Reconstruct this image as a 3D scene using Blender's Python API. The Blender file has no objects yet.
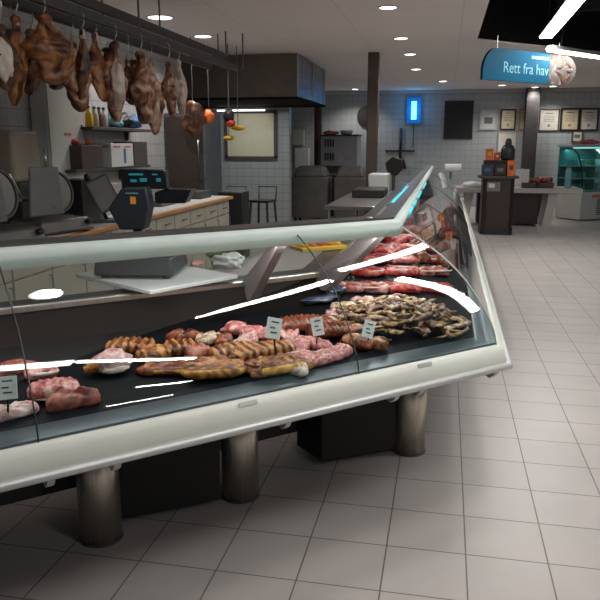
import bpy, bmesh, math, random
from mathutils import Vector, Matrix, noise
R = math.radians
rnd = random.Random(7)
scn = bpy.context.scene
col = scn.collection

# ------------------------------------------------------------------ camera
F = 700.; HY = 144.; VX = 447.; H = 1.55
P = math.atan((300-HY)/F); YAW = math.atan((VX-300)/F*math.cos(P))
fh = (-math.sin(YAW), math.cos(YAW))
FW = (fh[0]*math.cos(P), fh[1]*math.cos(P), -math.sin(P))
RT = (math.cos(YAW), math.sin(YAW), 0)
UP = (fh[0]*math.sin(P), fh[1]*math.sin(P), math.cos(P))
def ray(px, py):
    a = (px-300)/F; b = (300-py)/F
    return tuple(FW[i]+a*RT[i]+b*UP[i] for i in range(3))
def atz(px, py, z):
    r = ray(px, py); t = (z-H)/r[2]; return Vector((r[0]*t, r[1]*t, z))
def atY(px, py, Y):
    r = ray(px, py); t = Y/r[1]; return Vector((r[0]*t, Y, H+r[2]*t))
def atX(px, py, X):
    r = ray(px, py); t = X/r[0]; return Vector((X, r[1]*t, H+r[2]*t))

cam = bpy.data.cameras.new('camera'); co = bpy.data.objects.new('camera', cam); col.objects.link(co)
co.location = (0, 0, H); co.rotation_euler = (R(90)-P, 0, YAW)
cam.sensor_width = 36; cam.lens = F/600*36; cam.clip_end = 200
scn.camera = co
scn.view_settings.view_transform = 'Standard'; scn.view_settings.look = 'None'
scn.view_settings.exposure = -.50; scn.view_settings.gamma = 1; scn.view_settings.use_curve_mapping = False

# ------------------------------------------------------------------ materials
def newmat(name):
    m = bpy.data.materials.new(name); m.use_nodes = True
    return m, m.node_tree, m.node_tree.nodes['Principled BSDF']
def mat(name, c, rough=.5, metal=0, var=.12, scale=8, bump=0, spec=.5, stretch=None, coat=0):
    m, nt, b = newmat(name)
    tc = nt.nodes.new('ShaderNodeTexCoord'); n = nt.nodes.new('ShaderNodeTexNoise')
    n.inputs['Scale'].default_value = scale; n.inputs['Detail'].default_value = 4
    if stretch:
        mp = nt.nodes.new('ShaderNodeMapping'); mp.inputs['Scale'].default_value = stretch
        nt.links.new(tc.outputs['Object'], mp.inputs[0]); nt.links.new(mp.outputs[0], n.inputs['Vector'])
    else: nt.links.new(tc.outputs['Object'], n.inputs['Vector'])
    r = nt.nodes.new('ShaderNodeValToRGB')
    r.color_ramp.elements[0].position = .3; r.color_ramp.elements[1].position = .7
    r.color_ramp.elements[0].color = tuple(x*(1-var) for x in c)+(1,)
    r.color_ramp.elements[1].color = tuple(min(1, x*(1+var)) for x in c)+(1,)
    nt.links.new(n.outputs[0], r.inputs[0]); nt.links.new(r.outputs[0], b.inputs['Base Color'])
    b.inputs['Roughness'].default_value = rough; b.inputs['Metallic'].default_value = metal
    b.inputs['Specular IOR Level'].default_value = spec; b.inputs['Coat Weight'].default_value = coat
    if bump:
        bp = nt.nodes.new('ShaderNodeBump'); bp.inputs['Strength'].default_value = bump; bp.inputs['Distance'].default_value = .01
        nt.links.new(n.outputs[0], bp.inputs['Height']); nt.links.new(bp.outputs[0], b.inputs['Normal'])
    return m
def emat(name, c, s):
    m, nt, b = newmat(name)
    b.inputs['Base Color'].default_value = tuple(c)+(1,)
    b.inputs['Emission Color'].default_value = tuple(c)+(1,); b.inputs['Emission Strength'].default_value = s
    return m
def meatmat(name, cs, scale=14, rough=.38, band=None, distort=1.5):
    """cs: list of colours blended by noise (optionally banded)"""
    m, nt, b = newmat(name)
    tc = nt.nodes.new('ShaderNodeTexCoord'); oi = nt.nodes.new('ShaderNodeObjectInfo')
    ad = nt.nodes.new('ShaderNodeVectorMath'); ad.operation = 'ADD'
    mu = nt.nodes.new('ShaderNodeVectorMath'); mu.operation = 'SCALE'
    cb = nt.nodes.new('ShaderNodeCombineXYZ')
    for i in range(3): nt.links.new(oi.outputs['Random'], cb.inputs[i])
    nt.links.new(cb.outputs[0], mu.inputs[0]); mu.inputs['Scale'].default_value = 30
    nt.links.new(tc.outputs['Object'], ad.inputs[0]); nt.links.new(mu.outputs[0], ad.inputs[1])
    n = nt.nodes.new('ShaderNodeTexNoise'); n.inputs['Scale'].default_value = scale
    n.inputs['Detail'].default_value = 5; n.inputs['Distortion'].default_value = distort
    nt.links.new(ad.outputs[0], n.inputs['Vector'])
    r = nt.nodes.new('ShaderNodeValToRGB'); cr = r.color_ramp
    k = len(cs)
    cr.elements[0].position = .36; cr.elements[0].color = tuple(cs[0])+(1,)
    cr.elements[1].position = .64; cr.elements[1].color = tuple(cs[-1])+(1,)
    for i in range(1, k-1):
        e = cr.elements.new(.36+.28*i/(k-1)); e.color = tuple(cs[i])+(1,)
    src = n.outputs[0]
    if band:
        w = nt.nodes.new('ShaderNodeTexWave'); w.inputs['Scale'].default_value = band[0]
        w.inputs['Distortion'].default_value = 3; w.bands_direction = band[1]
        nt.links.new(tc.outputs['Object'], w.inputs['Vector'])
        mx = nt.nodes.new('ShaderNodeMix'); mx.inputs[0].default_value = band[2]
        nt.links.new(n.outputs[0], mx.inputs[2]); nt.links.new(w.outputs['Fac'], mx.inputs[3])
        src = mx.outputs[0]
    nt.links.new(src, r.inputs[0]); nt.links.new(r.outputs[0], b.inputs['Base Color'])
    b.inputs['Roughness'].default_value = rough
    bp = nt.nodes.new('ShaderNodeBump'); bp.inputs['Strength'].default_value = .5; bp.inputs['Distance'].default_value = .008
    nt.links.new(src, bp.inputs['Height']); nt.links.new(bp.outputs[0], b.inputs['Normal'])
    return m
def tilemat(name, c, grout, sx, sy, ox=0, oy=0, plane='XY', rough=.3, gw=.006, var=.05, bump=.3, wear=0):
    m, nt, b = newmat(name)
    g = nt.nodes.new('ShaderNodeNewGeometry'); sp = nt.nodes.new('ShaderNodeSeparateXYZ'); nt.links.new(g.outputs['Position'], sp.inputs[0])
    cb = nt.nodes.new('ShaderNodeCombineXYZ')
    def axis(i, o, s):
        a = nt.nodes.new('ShaderNodeMath'); a.operation = 'SUBTRACT'; a.inputs[1].default_value = o
        nt.links.new(sp.outputs['XYZ'.index(i)], a.inputs[0]); return a.outputs[0]
    nt.links.new(axis(plane[0], ox, sx), cb.inputs[0]); nt.links.new(axis(plane[1], oy, sy), cb.inputs[1])
    br = nt.nodes.new('ShaderNodeTexBrick'); br.offset = 0; br.squash = 1
    br.inputs['Scale'].default_value = 1; br.inputs['Brick Width'].default_value = sx; br.inputs['Row Height'].default_value = sy
    br.inputs['Mortar Size'].default_value = gw/2; br.inputs['Mortar Smooth'].default_value = .1
    br.inputs['Color1'].default_value = tuple(x*(1-var) for x in c)+(1,)
    br.inputs['Color2'].default_value = tuple(x*(1+var) for x in c)+(1,)
    br.inputs['Mortar'].default_value = tuple(grout)+(1,)
    nt.links.new(cb.outputs[0], br.inputs['Vector'])
    out = br.outputs['Color']
    if wear:
        n = nt.nodes.new('ShaderNodeTexNoise'); n.inputs['Scale'].default_value = 2.2; n.inputs['Detail'].default_value = 6
        nt.links.new(g.outputs['Position'], n.inputs['Vector'])
        rr = nt.nodes.new('ShaderNodeMapRange'); rr.inputs[1].default_value = .3; rr.inputs[2].default_value = .7
        rr.inputs[3].default_value = 1-wear; rr.inputs[4].default_value = 1
        nt.links.new(n.outputs[0], rr.inputs[0])
        v = nt.nodes.new('ShaderNodeVectorMath'); v.operation = 'SCALE'
        nt.links.new(out, v.inputs[0]); nt.links.new(rr.outputs[0], v.inputs['Scale']); out = v.outputs[0]
    nt.links.new(out, b.inputs['Base Color'])
    b.inputs['Roughness'].default_value = rough
    bp = nt.nodes.new('ShaderNodeBump'); bp.inputs['Strength'].default_value = bump; bp.inputs['Distance'].default_value = .002; bp.invert = True
    nt.links.new(br.outputs['Fac'], bp.inputs['Height']); nt.links.new(bp.outputs[0], b.inputs['Normal'])
    return m
def glassmat(name, tint=(.93, .97, .96), refl=1.0):
    m = bpy.data.materials.new(name); m.use_nodes = True; nt = m.node_tree; nt.nodes.clear()
    o = nt.nodes.new('ShaderNodeOutputMaterial'); mx = nt.nodes.new('ShaderNodeMixShader')
    t = nt.nodes.new('ShaderNodeBsdfTransparent'); t.inputs[0].default_value = tint+(1,)
    g = nt.nodes.new('ShaderNodeBsdfGlossy'); g.inputs['Roughness'].default_value = .015
    g.inputs[0].default_value = (1, 1, 1, 1)
    f = nt.nodes.new('ShaderNodeFresnel'); ge = nt.nodes.new('ShaderNodeNewGeometry')
    mr = nt.nodes.new('ShaderNodeMapRange'); mr.inputs[3].default_value = 1.5; mr.inputs[4].default_value = 1/1.5   # same index of refraction from both sides of each face
    nt.links.new(ge.outputs['Backfacing'], mr.inputs[0]); nt.links.new(mr.outputs[0], f.inputs[0])
    nt.links.new(f.outputs[0], mx.inputs[0]); nt.links.new(t.outputs[0], mx.inputs[1]); nt.links.new(g.outputs[0], mx.inputs[2])
    nt.links.new(mx.outputs[0], o.inputs[0])
    return m

M = {}
M['white_enamel'] = mat('white_enamel', (.57, .59, .54), .5, var=.03)
M['cream_enamel'] = mat('cream_enamel', (.42, .42, .38), .35, var=.05)
M['plaster'] = mat('plaster', (.50, .47, .45), .9, var=.03)
M['steel'] = mat('steel', (.50, .49, .47), .30, 1, var=.12, scale=6, stretch=(14, 14, .5))
M['leg_steel'] = mat('leg_steel', (.55, .49, .42), .28, .85, var=.2, scale=9, stretch=(9, 9, .4))
M['dark_steel'] = mat('dark_steel', (.14, .135, .13), .38, .7, var=.1)
M['hood_steel'] = mat('hood_steel', (.17, .145, .125), .5, .4, var=.08)
M['hood_side'] = mat('hood_side', (.13, .17, .25), .2, .9, var=.08, scale=1, stretch=(.5, .5, 90), bump=.5)
M['rail_alu'] = mat('rail_alu', (.52, .60, .57), .5, .0, var=.04)
M['lip_alu'] = mat('lip_alu', (.50, .51, .50), .45, .5, var=.04)
M['deck_black'] = mat('deck_black', (.006, .007, .009), .55, 0, var=.3, scale=20, spec=.08)
M['back_panel'] = mat('back_panel', (.009, .005, .004), .55, 0, spec=.12, var=.35, scale=5, stretch=(1, 1, 3))
M['sill_steel'] = mat('sill_steel', (.10, .13, .155), .35, .5, var=.1)
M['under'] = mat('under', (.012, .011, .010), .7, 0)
M['post'] = mat('post', (.22, .19, .20), .4)
M['ledge_dark'] = mat('ledge_dark', (.03, .032, .035), .35)
M['oven_brown'] = mat('oven_brown', (.055, .042, .035), .5, .2)
M['oven_grey'] = mat('oven_grey', (.12, .135, .15), .4, .3)
M['black'] = mat('black', (.012, .012, .013), .45)
M['black_gloss'] = mat('black_gloss', (.012, .014, .017), .18)
M['charcoal'] = mat('charcoal', (.028, .036, .045), .4)
M['grey_plastic'] = mat('grey_plastic', (.16, .16, .16), .5)
M['dark_grey'] = mat('dark_grey', (.06, .058, .055), .6)
M['white_plastic'] = mat('white_plastic', (.6, .62, .62), .4, var=.04)
M['board_white'] = mat('board_white', (.62, .64, .66), .35, var=.04)
M['wood'] = mat('wood', (.42, .22, .09), .45, var=.25, scale=5, stretch=(8, 1, 8))
M['cab_cream'] = mat('cab_cream', (.36, .34, .28), .5, var=.05)
M['dark_wood'] = mat('dark_wood', (.030, .016, .012), .4, var=.35, scale=6, stretch=(6, 6, 1))
M['pillar'] = mat('pillar', (.085, .06, .052), .5, .2, var=.15, scale=4)
M['dark_pillar'] = mat('dark_pillar', (.035, .032, .032), .5, var=.15)
M['red'] = mat('red', (.5, .05, .03), .5)
M['orange'] = mat('orange', (.75, .16, .03), .5)
M['yellow'] = mat('yellow', (.8, .5, .03), .5)
M['green'] = mat('green', (.03, .14, .05), .5)
M['brown'] = mat('brown', (.17, .06, .02), .4)
M['blue'] = mat('blue', (.03, .12, .28), .5)
M['lightblue'] = mat('lightblue', (.2, .42, .5), .5)
M['cyan_dim'] = emat('cyan_dim', (.02, .30, .36), .22)
M['paper'] = mat('paper', (.62, .60, .52), .8, var=.05)
M['paper_white'] = mat('paper_white', (.86, .88, .88), .7, var=.03)
M['parchment'] = mat('parchment', (.55, .48, .32), .8, var=.08)
M['sticker'] = mat('sticker', (.85, .38, .05), .5)
M['ink'] = mat('ink', (.03, .03, .04), .7)
M['pink_ink'] = mat('pink_ink', (.55, .15, .16), .7)
M['teal_sign'] = mat('teal_sign', (.002, .070, .135), .6, var=.06, scale=1, spec=.15)
M['sign_text'] = mat('sign_text', (.16, .36, .46), .6)
M['glass'] = glassmat('glass')
M['glass_teal'] = glassmat('glass_teal', (.75, .95, .93))
M['seam'] = mat('seam', (.03, .04, .04), .3)
M['tube_light'] = emat('tube_light', (1, .98, .93), 14)
M['down_light'] = emat('down_light', (1, .93, .86), 9)
M['tube_far'] = emat('tube_far', (1, .96, .9), 5)
M['blue_light'] = emat('blue_light', (.18, .85, 1), 3)
M['blue_box'] = emat('blue_box', (.0, .12, .40), .8)
M['cyan_reflection_glow'] = emat('cyan_reflection_glow', (.02, .62, .75), 1.1)  # glow that imitates lamp reflections on the counter rail
M['case_light'] = emat('case_light', (.55, .95, 1), 1.2)
M['floor_tile'] = tilemat('floor_tile', (.47, .435, .42), (.15, .13, .12), .3045, .2935, .14, 2.215, 'XY', .38, .006, .03, .3, .12)
M['wall_tile'] = tilemat('wall_tile', (.37, .40, .41), (.24, .26, .27), .15, .15, 0, .05, 'XZ', .25, .008, .03)
M['wall_tile_y'] = tilemat('wall_tile_y', (.40, .40, .40), (.26, .26, .27), .15, .15, 0, .05, 'YZ', .25, .008, .03)
M['ceiling_panel'] = tilemat('ceiling_panel', (.86, .80, .77), (.74, .69, .66), 1.2, .6, .1, .2, 'XY', .9, .014, .01, .1)
M['void'] = mat('void', (.010, .010, .011), .9, spec=.1)
M['duct'] = mat('duct', (.035, .035, .036), .6, .3)
M['beige'] = mat('beige', (.30, .26, .20), .6)
M['vinyl'] = mat('vinyl', (.10, .095, .09), .55, var=.15)
M['hang_tile'] = M['wall_tile']

# meats
M['ham_a'] = meatmat('ham_a', [(.05, .015, .006), (.28, .10, .03), (.50, .25, .10)], 7, .4)
M['ham_b'] = meatmat('ham_b', [(.07, .022, .012), (.34, .15, .08), (.66, .46, .32)], 7, .42)
M['ham_c'] = meatmat('ham_c', [(.025, .010, .006), (.08, .028, .012), (.24, .10, .04)], 7, .4)
M['ham_fat'] = meatmat('ham_fat', [(.42, .28, .20), (.66, .55, .45), (.74, .66, .58)], 7, .4)
M['bone'] = mat('bone', (.62, .52, .38), .5)
M['pork_pink'] = meatmat('pork_pink', [(.30, .05, .06), (.56, .19, .18), (.74, .46, .43)], 24)
M['pork_pale'] = meatmat('pork_pale', [(.32, .10, .10), (.60, .34, .33), (.74, .60, .59)], 20)
M['pork_red'] = meatmat('pork_red', [(.16, .035, .03), (.34, .09, .06), (.50, .20, .13)], 16)
M['fat'] = meatmat('fat', [(.60, .40, .34), (.74, .60, .52), (.78, .68, .60)], 20)
M['grill'] = meatmat('grill', [(.06, .018, .008), (.26, .085, .025), (.46, .19, .06)], 26, .35, (9, 'X', .28))
M['roast'] = meatmat('roast', [(.06, .018, .008), (.30, .10, .035), (.60, .28, .09)], 20, .35)
M['rib_roast'] = meatmat('rib_roast', [(.07, .02, .008), (.34, .12, .04), (.62, .30, .10)], 18, .35, (9, 'X', .28))
M['rind'] = meatmat('rind', [(.14, .04, .01), (.50, .21, .03), (.70, .38, .08)], 14, .35)
M['smoke'] = meatmat('smoke', [(.06, .014, .01), (.20, .045, .02), (.33, .10, .04)], 12, .3)
M['ruby'] = meatmat('ruby', [(.10, .005, .007), (.40, .022, .026), (.60, .14, .12)], 14, .3)
M['ruby_light'] = meatmat('ruby_light', [(.26, .03, .03), (.52, .14, .12), (.68, .42, .38)], 16, .3)
M['scrap_a'] = meatmat('scrap_a', [(.12, .05, .02), (.36, .20, .09), (.62, .44, .24)], 24, .45)
M['scrap_b'] = meatmat('scrap_b', [(.24, .13, .08), (.52, .38, .27), (.72, .62, .52)], 24, .45)
M['scrap_c'] = meatmat('scrap_c', [(.045, .018, .012), (.20, .10, .07), (.42, .28, .22)], 24, .45)
M['garnish'] = mat('garnish', (.015, .035, .025), .35, var=.5, scale=40)
M['blue_wrap'] = mat('blue_wrap', (.035, .05, .09), .2, var=.5, scale=30)
M['leaf'] = mat('leaf', (.10, .20, .06), .4, var=.4, scale=20)

# ------------------------------------------------------------------ mesh helpers
class MB:
    def __init__(s): s.bm = bmesh.new()
    def add(s, vs, fs):
        v = [s.bm.verts.new(p) for p in vs]
        for f in fs:
            try: s.bm.faces.new([v[i] for i in f])
            except ValueError: pass
        return s
    def box(s, c, d, rz=0, top=(1, 1), sh=(0, 0)):
        cx, cy, cz = c; dx, dy, dz = [q/2 for q in d]; vs = []
        for z in (-1, 1):
            kx, ky = top if z > 0 else (1, 1)
            for x, y in ((-1, -1), (1, -1), (1, 1), (-1, 1)):
                a, b = x*dx*kx+(sh[0] if z > 0 else 0), y*dy*ky+(sh[1] if z > 0 else 0)
                vs.append((cx+a*math.cos(rz)-b*math.sin(rz), cy+a*math.sin(rz)+b*math.cos(rz), cz+z*dz))
        return s.add(vs, [(0, 3, 2, 1), (4, 5, 6, 7), (0, 1, 5, 4), (1, 2, 6, 5), (2, 3, 7, 6), (3, 0, 4, 7)])
    def rings(s, rs, cap=True):
        n = len(rs[0]); vs = [p for r in rs for p in r]; fs = []
        for i in range(len(rs)-1):
            for j in range(n):
                k = (j+1) % n; fs.append((i*n+j, i*n+k, (i+1)*n+k, (i+1)*n+j))
        if cap: fs.append(tuple(range(n-1, -1, -1))); fs.append(tuple((len(rs)-1)*n+j for j in range(n)))
        return s.add(vs, fs)
    def tube(s, pts, r, n=10, cap=True):
        pts = [Vector(p) for p in pts]; rs = []
        rr = r if isinstance(r, (list, tuple)) else [r]*len(pts)
        for i, p in enumerate(pts):
            d = (pts[min(i+1, len(pts)-1)]-pts[max(i-1, 0)]).normalized()
            a = d.cross(Vector((0, 0, 1)))
            if a.length < .05: a = d.cross(Vector((0, 1, 0)))
            a.normalize(); b = d.cross(a)
            rs.append([p+(a*math.cos(t)+b*math.sin(t))*rr[i] for t in [2*math.pi*j/n for j in range(n)]])
        return s.rings(rs, cap)
    def lathe(s, prof, c=(0, 0, 0), n=24):
        rs = [[(c[0]+r*math.cos(2*math.pi*j/n), c[1]+r*math.sin(2*math.pi*j/n), c[2]+z) for j in range(n)] for r, z in prof]
        return s.rings(rs)
    def prism(s, poly, z0, z1):
        n = len(poly)
        return s.add([(x, y, z0) for x, y in poly]+[(x, y, z1) for x, y in poly],
                     [tuple(range(n-1, -1, -1)), tuple(range(n, 2*n))]+[(i, (i+1) % n, n+(i+1) % n, n+i) for i in range(n)])
    def prismy(s, poly, y0, y1):      # poly in xz
        n = len(poly)
        return s.add([(x, y0, z) for x, z in poly]+[(x, y1, z) for x, z in poly],
                     [tuple(range(n-1, -1, -1)), tuple(range(n, 2*n))]+[(i, (i+1) % n, n+(i+1) % n, n+i) for i in range(n)])
    def prismx(s, poly, x0, x1):      # poly in yz
        n = len(poly)
        return s.add([(x0, y, z) for y, z in poly]+[(x1, y, z) for y, z in poly],
                     [tuple(range(n-1, -1, -1)), tuple(range(n, 2*n))]+[(i, (i+1) % n, n+(i+1) % n, n+i) for i in range(n)])
    def blob(s, c, d, seed=0, amp=.15, freq=2, sub=3, flat=.0, rz=0, mtx=None):
        b = bmesh.new(); bmesh.ops.create_icosphere(b, subdivisions=sub, radius=1)
        o = Vector((seed*7.13, seed*3.7, seed*1.9)); vs = []
        for v in b.verts:
            p = v.co.copy(); k = 1+amp*noise.noise(p*freq+o)*2
            p = Vector((p.x*k*d[0]/2, p.y*k*d[1]/2, p.z*k*d[2]/2))
            if flat and p.z < -d[2]/2*flat: p.z = -d[2]/2*flat
            if mtx: p = mtx @ p
            p = Matrix.Rotation(rz, 3, 'Z') @ p
            vs.append(tuple(p+Vector(c)))
        fs = [tuple(v.index for v in f.verts) for f in b.faces]; b.free()
        return s.add(vs, fs)
    def build(s, name, m, parent=None, smooth=False, bevel=0, sub=0, loc=None, rz=0):
        bmesh.ops.recalc_face_normals(s.bm, faces=s.bm.faces)
        me = bpy.data.meshes.new(name); s.bm.to_mesh(me); s.bm.free()
        me.materials.append(m)
        if smooth:
            for p in me.polygons: p.use_smooth = True
        o = bpy.data.objects.new(name, me); col.objects.link(o)
        if parent: o.parent = parent
        if loc is not None: o.location = loc
        if rz: o.rotation_euler[2] = rz
        if bevel:
            q = o.modifiers.new('bevel', 'BEVEL'); q.width = bevel; q.segments = 3; q.limit_method = 'ANGLE'; q.angle_limit = R(40)
            if smooth is False:
                for p in me.polygons: p.use_smooth = True
                me.set_sharp_from_angle(angle=R(35))
        if sub:
            q = o.modifiers.new('sub', 'SUBSURF'); q.levels = sub; q.render_levels = sub
        return o
def tag(o, label, cat, group=None, kind=None):
    o['label'] = label; o['category'] = cat
    if group: o['group'] = group
    if kind: o['kind'] = kind
    return o
def thing(name, label, cat, loc=(0, 0, 0), rz=0, group=None):
    o = bpy.data.objects.new(name, None); col.objects.link(o); o.location = loc; o.rotation_euler[2] = rz
    o.empty_display_size = .1
    return tag(o, label, cat, group)
def struct(o): o['kind'] = 'structure'; return o
def copy_tree(o, parent=None):
    c = o.copy(); col.objects.link(c); c.parent = parent
    for ch in list(o.children): copy_tree(ch, c)
    return c
def txt(name, body, size, m, parent, loc, rot, ext=.001, align='CENTER'):
    cu = bpy.data.curves.new(name, 'FONT'); cu.body = body; cu.size = size; cu.extrude = ext
    cu.align_x = align; cu.align_y = 'CENTER'
    o = bpy.data.objects.new(name, cu); col.objects.link(o); cu.materials.append(m)
    o.parent = parent; o.location = loc; o.rotation_euler = rot
    return o
def join_text(o):   # text curve -> mesh object, so that it is ordinary geometry
    dg = bpy.context.evaluated_depsgraph_get(); me = bpy.data.meshes.new_from_object(o.evaluated_get(dg))
    n = bpy.data.objects.new(o.name, me); col.objects.link(n); n.parent = o.parent
    n.location = o.location; n.rotation_euler = o.rotation_euler
    nm = o.name; bpy.data.objects.remove(o); n.name = nm
    return n

# ------------------------------------------------------------------ room shell
CZ = 2.85; BY = 18.3
V1 = atz(477, 40, CZ); V0 = atz(489.5, 0, CZ); V2 = atz(600, 53, CZ)
k_ = (V1.y+3)/(V1.y-V0.y); V0 = V1+(V0-V1)*k_; k_ = (9-V1.x)/(V2.x-V1.x); V2 = V1+(V2-V1)*k_
V0 = (V0.x, V0.y); V1 = (V1.x, V1.y); V2 = (V2.x, V2.y)
b = MB(); b.box((1, 8.5, -.05), (16, 24, .1)); struct(b.build('floor', M['floor_tile']))
b = MB(); b.prism([(-6.2, -3), V0, V1, V2, (9, BY), (-6.2, BY)], CZ, CZ+.02)
struct(b.build('ceiling', M['ceiling_panel']))
b = MB(); b.box((4.4, 7.6, 4.05), (11.2, 21.6, .1)); struct(b.build('ceiling_upper', M['void']))
b = MB(); b.prism([V0, V1, V2, (V2[0], V2[1]+.04), (V1[0]-.03, V1[1]+.03), (V0[0]-.03, V0[1])], CZ+.021, 4.0); struct(b.build('trim_1', M['void']))
b = MB(); b.box((1.4, BY+.1, 1.5), (15.4, .2, 3.0)); struct(b.build('wall_back', M['wall_tile']))
b = MB(); b.box((-5.6, 7.6, 1.425), (.2, 21.2, 2.85)); b.build('wall_left', M['wall_tile_y'])['kind'] = 'structure'
b = MB(); b.box((-3.75, 6.0, 1.43), (.12, 7.4, 2.84)); b.build('wall_service', M['wall_tile_y'])['kind'] = 'structure'
b = MB(); b.box((-4.2, 13.1, 1.43), (2.66, .2, 2.84)); b.build('wall_kitchen', M['wall_tile'])['kind'] = 'structure'
b = MB(); b.box((1.4, BY-.02, CZ-.04), (15, .04, .06)); struct(b.build('trim_2', M['plaster']))

# ceiling void: ducts and cable trays
for i, (x, y, z, r, lab) in enumerate([(3.9, 5, 3.65, .2, 'dark round duct running along the open ceiling')]):
    b = MB(); b.tube([(x, -2, z), (x, 13.5, z)], r, 16)
    for k in range(8): b.tube([(x, 1+k*1.5, z), (x, 1.04+k*1.5, z)], r+.015, 16)
    tag(b.build('air_duct', M['duct'], smooth=False), lab, 'duct')
b = MB()
for k in range(5): b.box((3.4, 4.5+2.1*k, 3.42), (5.6, .10, .18))
struct(b.build('trim_3', M['duct']))

# fluorescent strips
def strip(p0, p1, w, label, m='tube_light', z=2.92, e=25):
    p0 = Vector((p0[0], p0[1], z)); p1 = Vector((p1[0], p1[1], z)); d = p1-p0; a = math.atan2(d.y, d.x); L = d.length
    t = thing('fluorescent_light', label, 'light', (p0+p1)/2, a, 'fluorescent strip lights in the open ceiling')
    b = MB(); b.box((0, 0, .03), (L+.04, w+.03, .05), top=(1, .6)); b.build('housing', M['white_enamel'], t, bevel=.004)
    b = MB(); b.box((0, 0, -.006), (L, w, .02)); b.build('tube', M[m], t, bevel=.006)
    for x in (-L*.35, L*.35): b = MB(); b.tube([(x, 0, .055), (x, 0, 3.99-z)], .006, 6); b.build('hanger', M['duct'], t)
    l = bpy.data.lights.new('strip_glow', 'AREA'); l.shape = 'RECTANGLE'; l.size = L; l.size_y = w; l.energy = e; l.color = (1, .97, .93)
    o = bpy.data.objects.new('strip_glow', l); col.objects.link(o); o.location = ((p0.x+p1.x)/2, (p0.y+p1.y)/2, z-.022); o.rotation_euler[2] = a
    return t
q1, q2, q3 = atz(546, 37, 2.88), atz(560, 20, 2.88), atz(580, -5, 2.88)
strip((q1.x, q1.y), (q2.x, q2.y+.04), .15, 'white strip light pointing at the sign, far one of the receding pair', z=2.88, e=22)
strip((q2.x, q2.y-.04), (q3.x, q3.y), .15, 'white strip light at the top edge, near one of the receding pair', z=2.88, e=22)
q1, q2 = atz(551, 50, 2.72), atz(612, 59, 2.72)
strip((q1.x, q1.y), (q2.x, q2.y), .12, 'white strip light running diagonally just above the fish picture of the sign', z=2.72, e=30)
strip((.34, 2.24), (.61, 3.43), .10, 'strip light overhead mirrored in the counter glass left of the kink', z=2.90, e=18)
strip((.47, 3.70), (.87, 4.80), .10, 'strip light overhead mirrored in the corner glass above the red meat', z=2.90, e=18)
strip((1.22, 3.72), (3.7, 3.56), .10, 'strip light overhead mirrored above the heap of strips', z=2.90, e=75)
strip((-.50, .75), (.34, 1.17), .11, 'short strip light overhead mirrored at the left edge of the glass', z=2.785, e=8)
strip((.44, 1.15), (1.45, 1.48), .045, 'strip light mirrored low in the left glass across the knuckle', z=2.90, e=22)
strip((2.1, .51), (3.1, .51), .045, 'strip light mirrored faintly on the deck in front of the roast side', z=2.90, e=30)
strip((6.4, 5.2), (6.4, 7.2), .14, 'added strip light far right, out of view, brightening the floor', e=90)  # unseen strip, added to brighten the floor
strip((6.2, -2.4), (8.4, -2.4), .14, 'added strip light behind the camera, unseen, brightening the near floor', e=110)  # also added out of view, as extra light on the near floor

# round downlights in the white ceiling
dl = [((388, 7), 'nearest of the row running to the back wall'), ((401, 38), 'second from the camera in the row to the back wall'), ((410, 54), 'third from the camera in the row to the back wall'),
      ((416, 69), 'farthest of the row of four above the insect lamp'), ((443, 81), 'above and left of the blackboard'), ((502, 85), 'just below the left part of the teal sign'),
      ((535, 87), 'beside the top of the dark rear pillar'), ((553, 86), 'below the fish picture of the sign'), ((160, 17), 'wide one above the hanging hams'), ((203, 36), 'in front of the extractor hood'),
      ((355, 89), 'near the back wall between hood and brown pillar')]
for i, (q, lab) in enumerate(dl):
    p = atz(q[0], q[1], CZ)
    if p.y > BY-.3: p.y = BY-.35
    t = thing('downlight', 'round white recessed ceiling light, '+lab, 'light', (p.x, p.y, CZ), 0, 'round ceiling downlights')
    r = .085 if i not in (8, 9) else (.13 if i == 8 else .105)
    b = MB(); b.lathe([(r+.02, -.001), (r+.018, -.008), (r, -.010), (r-.005, -.002)], n=28); b.build('trim_ring', M['white_enamel'], t, smooth=True)
    b = MB(); b.lathe([(r-.004, -.007), (r*.6, -.012), (.01, -.014)], n=28); b.build('lamp', M['down_light'] if i != 8 else M['tube_far'], t, smooth=True)
t = thing('downlight', 'round ceiling light mirrored as an oval in the far left glass', 'light', (-1.17, 2.45, CZ), 0, 'round ceiling downlights')
b = MB(); b.lathe([(.12, -.001), (.118, -.008), (.10, -.010), (.095, -.002)], n=28); b.build('trim_ring', M['white_enamel'], t, smooth=True)
b = MB(); b.lathe([(.095, -.007), (.06, -.012), (.01, -.014)], n=28); b.build('lamp', M['tube_light'], t, smooth=True)

def spot(x, y, e, z=2.8, size=R(140), c=(1, .94, .88), rad=.08):
    l = bpy.data.lights.new('downlight_beam', 'SPOT'); l.energy = e; l.spot_size = size; l.spot_blend = .6; l.color = c; l.shadow_soft_size = rad
    o = bpy.data.objects.new('downlight_beam', l); col.objects.link(o); o.location = (x, y, z); return o
def area(x, y, z, sx, sy, e, c=(1, .97, .93), rz=0):
    l = bpy.data.lights.new('strip_glow', 'AREA'); l.shape = 'RECTANGLE'; l.size = sx; l.size_y = sy; l.energy = e; l.color = c
    o = bpy.data.objects.new('strip_glow', l); col.objects.link(o); o.location = (x, y, z); o.rotation_euler[2] = rz; return o
for q in [d[0] for d in dl]:
    p = atz(q[0], q[1], CZ)
    if p.y > BY-.3: p.y = BY-.6
    spot(p.x, p.y, 75 if p.y > 9 else 80)
spot(-1.17, 2.45, 30)
w = bpy.data.worlds.new('world'); scn.world = w; w.use_nodes = True
w.node_tree.nodes['Background'].inputs[0].default_value = (.75, .85, 1, 1); w.node_tree.nodes['Background'].inputs[1].default_value = .10

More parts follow.
